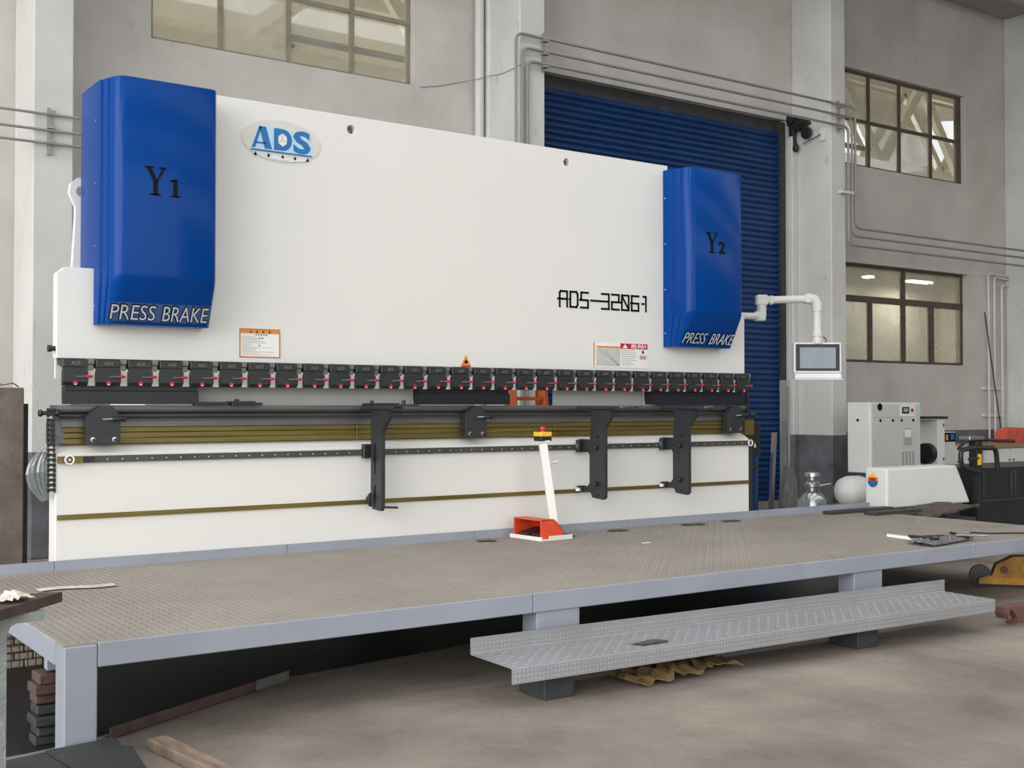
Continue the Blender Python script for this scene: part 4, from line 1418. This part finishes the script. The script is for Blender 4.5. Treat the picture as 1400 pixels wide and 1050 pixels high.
prof = [(17.42, .832), (17.93, .832), (17.97, 1.10), (17.88, 1.02), (17.80, 1.00), (17.74, 1.11), (17.68, .99), (17.58, .98), (17.50, 1.09), (17.44, 1.0)]
MB().prism(prof, 'y', 4.50, 4.74).build('shell', 'red_plastic_bucket', rb)

# white machine hood beyond the platform
hd_ = thing('stacker_hood', 'white slant-ended machine hood with round drop sticker beyond the platform', 'machine', (8.6, 0, FL))
MB().prism([(7.96, .456), (9.36, .456), (9.12, .862), (7.96, .862)], 'y', -.15, .12).build('hood', 'compressor_white', hd_, bevel=.02)
MB().box(8.05, 9.25, -.10, .10, FL, .456).build('base', 'black_paint', hd_)
lgp = MB().prism(circle(.018, .728, .062, 20), 'x', 7.952, 7.96).build('sticker', 'label_orange', hd_, label='round drop sticker')
MB().prism([(-.045, .765), (.08, .765), (.018, .812)], 'x', 7.950, 7.958).build('sticker_tip', 'yellow', lgp)
MB().prism([(.018 + .06 * math.cos(a), .728 + .06 * math.sin(a)) for a in [math.pi + math.pi * i / 10 for i in range(11)]], 'x', 7.949, 7.956).build('sticker_base', 'logo_blue', lgp)
MB().box(7.949, 7.956, -.02, .06, .728, .760).build('sticker_mark', 'label_red', lgp)
# bars and rag on the far corner of the platform
for k, (x0, x1, y0, y1) in enumerate(((6.93, 7.85, -.31, -.20), (7.20, 7.90, -.60, -.46))):
    tag(MB().box(x0, x1, y0, y1, ZD + .0025, ZD + .032, ch=.004).build('steel_bar', 'dark_steel'),
        ('dark flat steel bar lying along the kick plate end', 'shorter dark flat steel bar lying beside the first near the white hood')[k], 'steel bar')
cr_ = thing('scrap_crate', 'low dark crate beyond the platform end in front of the white hood', 'crate', (8.3, -.42, FL))
MB().box(7.95, 8.75, -.62, -.19, FL, .37, ch=.005).build('box', 'dark_steel', cr_)
random.seed(4)
tag(MB().grid(lambda u, v: (7.90 + .88 * u, -.64 + .46 * v, .425 + .03 * math.sin(math.pi * u) * math.sin(math.pi * v) + .012 * crumple(u, v) + .07 * u), 24, 8, thick=.02)
    .build('brown_rag', 'rag_brown'), 'crumpled dark brown cloth on the crate before the white hood', 'cloth')

# black trolley with tube handle
tr = thing('black_trolley', 'black steel box trolley with tube handle and yellow tag', 'trolley', (10.2, .1, FL))
MB().box(9.53, 11.6, -.12, .60, .12, .812, ch=.006).build('box', 'black_paint', tr)
MB().box(9.53, 11.6, -.132, -.12, .450, .466).build('seam', 'dark_steel', tr)
for x in (9.62, 10.15, 10.22, 10.8):
    MB().box(x, x + .03, -.130, -.12, .49, .78).build('rib', 'dark_steel', tr)
MB().box(9.435, 9.525, -.18, -.13, .06, .972).build('upright', 'black_paint', tr)
MB().box(9.447, 9.515, -.184, -.18, .855, .972).build('yellow_tag', 'yellow', tr)
MB().tube(arc_path([(9.46, -.19, .78), (9.14, -.19, .845), (9.127, -.19, 1.02), (9.35, -.19, 1.043), (9.77, -.19, 1.03), (9.80, -.19, .80)], .07), .026, 10).build('handle', 'black_paint', tr, smooth=True)
MB().cyl((9.27, -.19, .92), (9.45, -.19, .93), .013, 8).build('lever', 'black_paint', tr)
MB().box(9.73, 9.85, .02, .12, .80, 1.11, ch=.01).build('tiller_post', 'black_paint', tr)
MB().tube([(9.23, -.10, 1.03), (9.48, .0, 1.10), (9.78, .05, 1.13), (10.14, .05, 1.10), (10.5, .05, 1.09)], .019, 8).build('tiller_bar', 'black_paint', tr, smooth=True)
MB().box(9.58, 9.86, .0, .14, 1.11, 1.155, ch=.01).build('tiller_head', 'bright_steel', tr)
for x in (9.8, 11.3):
    for y in (-.03, .5):
        MB().lathe([(.03, -.03), (.085, -.025), (.085, .025), (.03, .03)], (x, y, .056), 'y', 14).build('wheel', 'black_paint', tr, smooth=True)

# objects leaning by the column
tag(MB().prism([(7.70, FL), (7.745, FL), (7.83, 1.20), (7.785, 1.20)], 'y', 1.18, 1.22).build('aluminium_strip', 'bright_steel'),
    'pale aluminium strip leaning upright against the blue roller door', 'strip')
tag(MB().box(7.30, 7.66, 1.30, 1.34, FL, 1.0).build('blue_board', 'door_blue'), 'dark blue board standing beside the aluminium strip', 'board')
bs = thing('dust_mop', 'grey flat mop with long pale handle standing by the column', 'mop', (8.03, 1.2, FL))
MB().cyl((8.03, 1.2, .80), (8.035, 1.2, 1.70), .016, 8).build('handle', 'bright_steel', bs, smooth=True)
MB().prism([(7.90, .30), (8.12, .30), (8.15, .62), (8.07, .82), (8.0, .82), (7.93, .62)], 'y', 1.17, 1.24).build('mop_head', 'grey_cloth', bs)
MB().box(7.92, 8.14, 1.15, 1.25, FL, .30).build('mop_base', 'dark_steel', bs)
tag(MB().box(8.24, 8.40, 1.50, 1.512, FL, 1.78).build('glass_sheet', 'clear_sheet'), 'narrow clear glass sheet standing upright behind the mop', 'glass sheet')
cn = thing('wrapped_canister', 'steel canister in clear plastic wrap on the floor by the column', 'canister', (8.35, 1.2, FL))
MB().lathe([(.15, FL), (.16, .0), (.16, .42), (.12, .50), (.07, .54), (.07, .58), (.10, .59), (.10, .62), (.06, .66), (.06, .70), (.09, .705), (.085, .74), (.02, .75)],
           (8.41, 1.2, 0), 'z', 22).build('can', 'bright_steel', cn, smooth=True)
MB().lathe([(.195, FL), (.20, .2), (.19, .36), (.17, .46), (.15, .44)], (8.38, 1.2, 0), 'z', 13).build('plastic_wrap', 'clear_sheet', cn, smooth=False)
MB().tube([(8.41, 1.10, .60), (8.55, 1.06, .62), (8.60, 1.08, .57)], .014, 8).build('handle', 'bright_steel', cn, smooth=True)

# tools lying near the front edge of the platform
tl_ = thing('mesh_glove_bundle', 'grey wire-mesh bundle with black clips at the platform front edge', 'tool bundle', (5.75, -2.25, ZD))
MB().grid(lambda u, v: (5.50 + .62 * u + .03 * crumple(v, u), -2.43 + .26 * v + .10 * u * (1 - v), ZD + .02 + .018 * (1 + crumple(u, v)) * math.sin(math.pi * min(1, max(0, v)))), 24, 8, thick=.008).build('mesh', 'grey_cloth', tl_)
MB().box(5.62, 5.66, -2.36, -2.12, ZD + .04, ZD + .055).build('clip', 'black_paint', tl_)
MB().cyl((5.70, -2.08, ZD + .03), (6.22, -2.26, ZD + .03), .010, 8).build('rod', 'black_paint', tl_)
MB().cyl((5.95, -2.30, ZD + .05), (6.26, -2.36, ZD + .03), .010, 8).build('rod', 'bright_steel', tl_)
MB().cyl((6.02, -2.36, ZD + .03), (6.06, -2.18, ZD + .05), .012, 8).build('rod', 'black_paint', tl_)
tag(MB().prism([(5.80, -1.79), (5.835, -1.765), (5.80, -2.14), (5.73, -2.16)], 'z', ZD + .0025, ZD + .022).build('white_handle', 'paper_white'),
    'white plastic handle pointing away from the mesh bundle on the deck', 'handle')
tag(MB().tube([(6.55, -2.02, ZD + .009), (6.62, -2.15, ZD + .009), (6.75, -2.22, ZD + .009), (6.95, -2.36, ZD + .009), (7.1, -2.40, ZD + .009)], .006, 6).build('dark_wire', 'black_paint'),
    'short bent dark wire lying on the deck near its far end', 'wire')

# pallet truck under the platform end
pj = thing('pallet_truck', 'worn yellow pallet truck with black wheel beyond the platform end', 'pallet truck', (7.6, -1.9, FL))
JM = Matrix.Translation((7.05, -1.78, FL)) @ Matrix.Rotation(math.radians(-50), 4, 'Z')
MB().lathe([(.03, -.04), (.09, -.035), (.09, .035), (.03, .04)], (0, 0, .09), 'y', 18, mtx=JM).build('wheel', 'black_paint', pj, smooth=True)
MB().prism([(-.02, .03), (1.2, .03), (1.2, .075), (.35, .085), (.05, .10), (-.02, .07)], 'y', -.07, .07, mtx=JM).build('fork', 'yellow_jack', pj)
MB().prism([(.08, .085), (.9, .085), (.9, .30), (.25, .26), (.12, .19)], 'y', -.05, .09, mtx=JM).build('body', 'yellow_jack', pj)
MB().cyl(JM @ Vector((.18, -.07, .15)), JM @ Vector((.18, .07, .15)), .03, 12).build('axle', 'cast_red_brown', pj)
# cast foot at the right edge
cf = thing('cast_stand', 'reddish brown cast-iron stand with hooked foot on the floor past the step', 'stand', (5.85, -2.95, FL))
MB().prism([(5.50, .105), (6.6, .105), (6.6, .055), (5.83, .055), (5.80, FL + .012), (5.66, FL + .012), (5.65, .02), (5.58, .085), (5.555, .09), (5.545, .055), (5.565, .04),
            (5.56, .02), (5.535, .025), (5.505, .07)], 'y', -2.99, -2.90).build('bracket', 'cast_red_brown', cf)
MB().lathe([(.085, FL), (.085, FL + .014), (.05, FL + .02)], (5.73, -2.945, 0), 'z', 14).build('foot', 'cast_red_brown', cf)

# ================================================================== LEFT-HAND CLUTTER
sl = thing('rusty_slab', 'tall mottled brown steel slab standing beside the left end of the press brake', 'slab', (-.6, .6, FL))
MB().box(-1.3, -.068, .54, .66, FL, 1.606, ch=.006).build('slab', 'rusty_slab', sl)
MB().box(-1.2, -.01, .68, .72, FL, 1.50).build('backing_plate', 'dark_steel', sl)
tag(MB().tube([(-.27, .58, 1.612), (-.22, .58, 1.66), (-.20, .60, 1.62), (-.13, .58, 1.635), (-.09, .60, 1.612)], .004, 6).build('wire_curl', 'wire_rust'),
    'thin curled wire on top of the mottled brown slab', 'wire')
# low brick pile and mesh seen under the deck
bw = thing('brick_pile', 'low pile of pale bricks under the left end of the platform', 'bricks', (-.35, -.38, FL))
MB().box(-.80, -.07, -.39, -.30, FL, .20).build('mortar', 'mortar', bw)
bk0 = None
for r in range(5):
    for c in range(7):
        x = -.79 + c * .105 + (.05 if r % 2 else 0)
        if x + .098 > -.06:
            continue
        if bk0 is None:
            bk0 = MB().box(x, x + .096, -.42, -.34, FL + .002, FL + .040, ch=.004).build('brick', 'brick_pale', bw)
            bx0 = x
        else:
            clone(bk0, bw, (x - bx0, random.uniform(-.003, .003), r * .045))
mg = thing('wire_mesh_panel', 'rusty wire mesh panel leaning on the pale brick pile', 'mesh panel', (-.4, -.46, FL))
for i in range(16):
    x = -.80 + i * .045
    MB().cyl((x, -.46, FL), (x, -.455, .21), .0035, 5).build('upright_wire', 'wire_rust', mg)
for j in range(6):
    z = FL + .01 + j * .042
    MB().cyl((-.81, -.462, z), (-.10, -.462, z), .0035, 5).build('cross_wire', 'wire_rust', mg)
# flat stock stacked behind the corner post
for k in range(7):
    tag(MB().box(-.61 + .01 * math.sin(k * 2.3), -.46, -2.16 + .02 * math.cos(k * 1.7), -2.03, FL + k * .046, FL + k * .046 + (.040 if k < 5 else .044), ch=.006)
        .build('steel_offcut', 'rust_brown' if k > 3 else 'dark_steel'),
        '%s steel offcut in the stack behind the platform corner post' % ('lowest', 'second', 'third', 'fourth', 'fifth', 'sixth', 'topmost')[k], 'offcut', 'steel offcuts behind the corner post')
# trestle made from a rolled section
ts = thing('beam_trestle', 'pale flaking I-beam trestle beside the platform corner', 'trestle', (-.95, -3.0, FL))
MB().prism([(-1.60, .69), (-.985, .69), (-.962, .675), (-.955, .65), (-.955, .03), (-.985, FL + .03), (-1.10, FL + .03), (-1.10, FL), (-.80, FL), (-.80, FL + .03), (-.905, FL + .03), (-.932, .03),
            (-.932, .65), (-.92, .68), (-.90, .69), (-.803, .692), (-.803, .725), (-1.60, .725)], 'y', -3.10, -2.92).build('section', 'old_grey_steel', ts)
tag(MB().prism([(-.695, -2.925), (-1.30, -2.80), (-1.35, -3.62)], 'z', .727, .765).build('brown_plate', 'rust_brown'),
    'triangular brown steel plate resting on the I-beam trestle', 'plate')
for k, (x, y, w) in enumerate(((-.90, -3.05, .11), (-1.05, -2.95, .15))):
    tag(MB().grid(lambda u, v: (x + w * (u - .5) + .02 * crumple(v, u), y + w * (v - .5) + .02 * crumple(u, v), .772 + .008 + .014 * (crumple(u, v) + 1) * (1 - abs(2 * u - 1))), 14, 8, thick=.003)
        .build('foil_scrap', 'foil'), ('smaller', 'larger')[k] + ' crumpled pale scrap on the triangular brown plate', 'scrap')
# dark plates, kerb and timber on the floor
tag(MB().prism([(-1.4, -2.66), (-.66, -2.515), (-.60, -3.15), (-1.4, -3.2)], 'z', FL, .045).build('floor_plate', 'dark_steel'),
    'dark grey plate lying beside the I-beam trestle foot', 'plate')
tag(MB().prism([(-.655, -2.512), (-.35, -2.475), (-.37, -2.62), (-.335, -2.645), (-.40, -3.10), (-.595, -3.12)], 'z', FL, .05).build('floor_plate', 'dark_steel'),
    'dark grey notched plate lying at the foot of the corner post', 'plate')
KM = Matrix.Translation((-.30, -2.22, FL)) @ Matrix.Rotation(math.atan2(.60, 1.13), 4, 'Z')
kb = thing('angle_iron', 'long rusty angle iron lying on the floor beneath the platform', 'angle iron', (.2, -1.9, FL))
MB().box(0, 1.02, 0, .006, 0, .055, mtx=KM).box(0, 1.02, 0, .05, 0, .006, mtx=KM).build('rusty_length', 'rust_brown', kb)
MB().box(1.02, 1.30, 0, .006, 0, .055, mtx=KM).box(1.02, 1.30, 0, .05, 0, .006, mtx=KM).build('clean_length', 'clamp_steel', kb)
MB().prism([(-1.3, -2.30), (-.64, -2.22), (-.35, -2.15), (.80, -1.55), (2.2, -1.35), (7.0, -1.35), (7.0, -.08), (-1.3, -.08)], 'z', FL - .004, FL + .002).build('underdeck_shade_sheet', 'black_paint', fl)  # black sheet laid in for the shade on the floor under the deck
WM = Matrix.Translation((-.215, -2.47, FL)) @ Matrix.Rotation(math.radians(-83), 4, 'Z')
tag(MB().box(0, .62, 0, .09, 0, .05, mtx=WM, ch=.005).build('timber_offcut', 'wood'), 'short pale timber offcut on the floor beside the notched plate', 'timber')
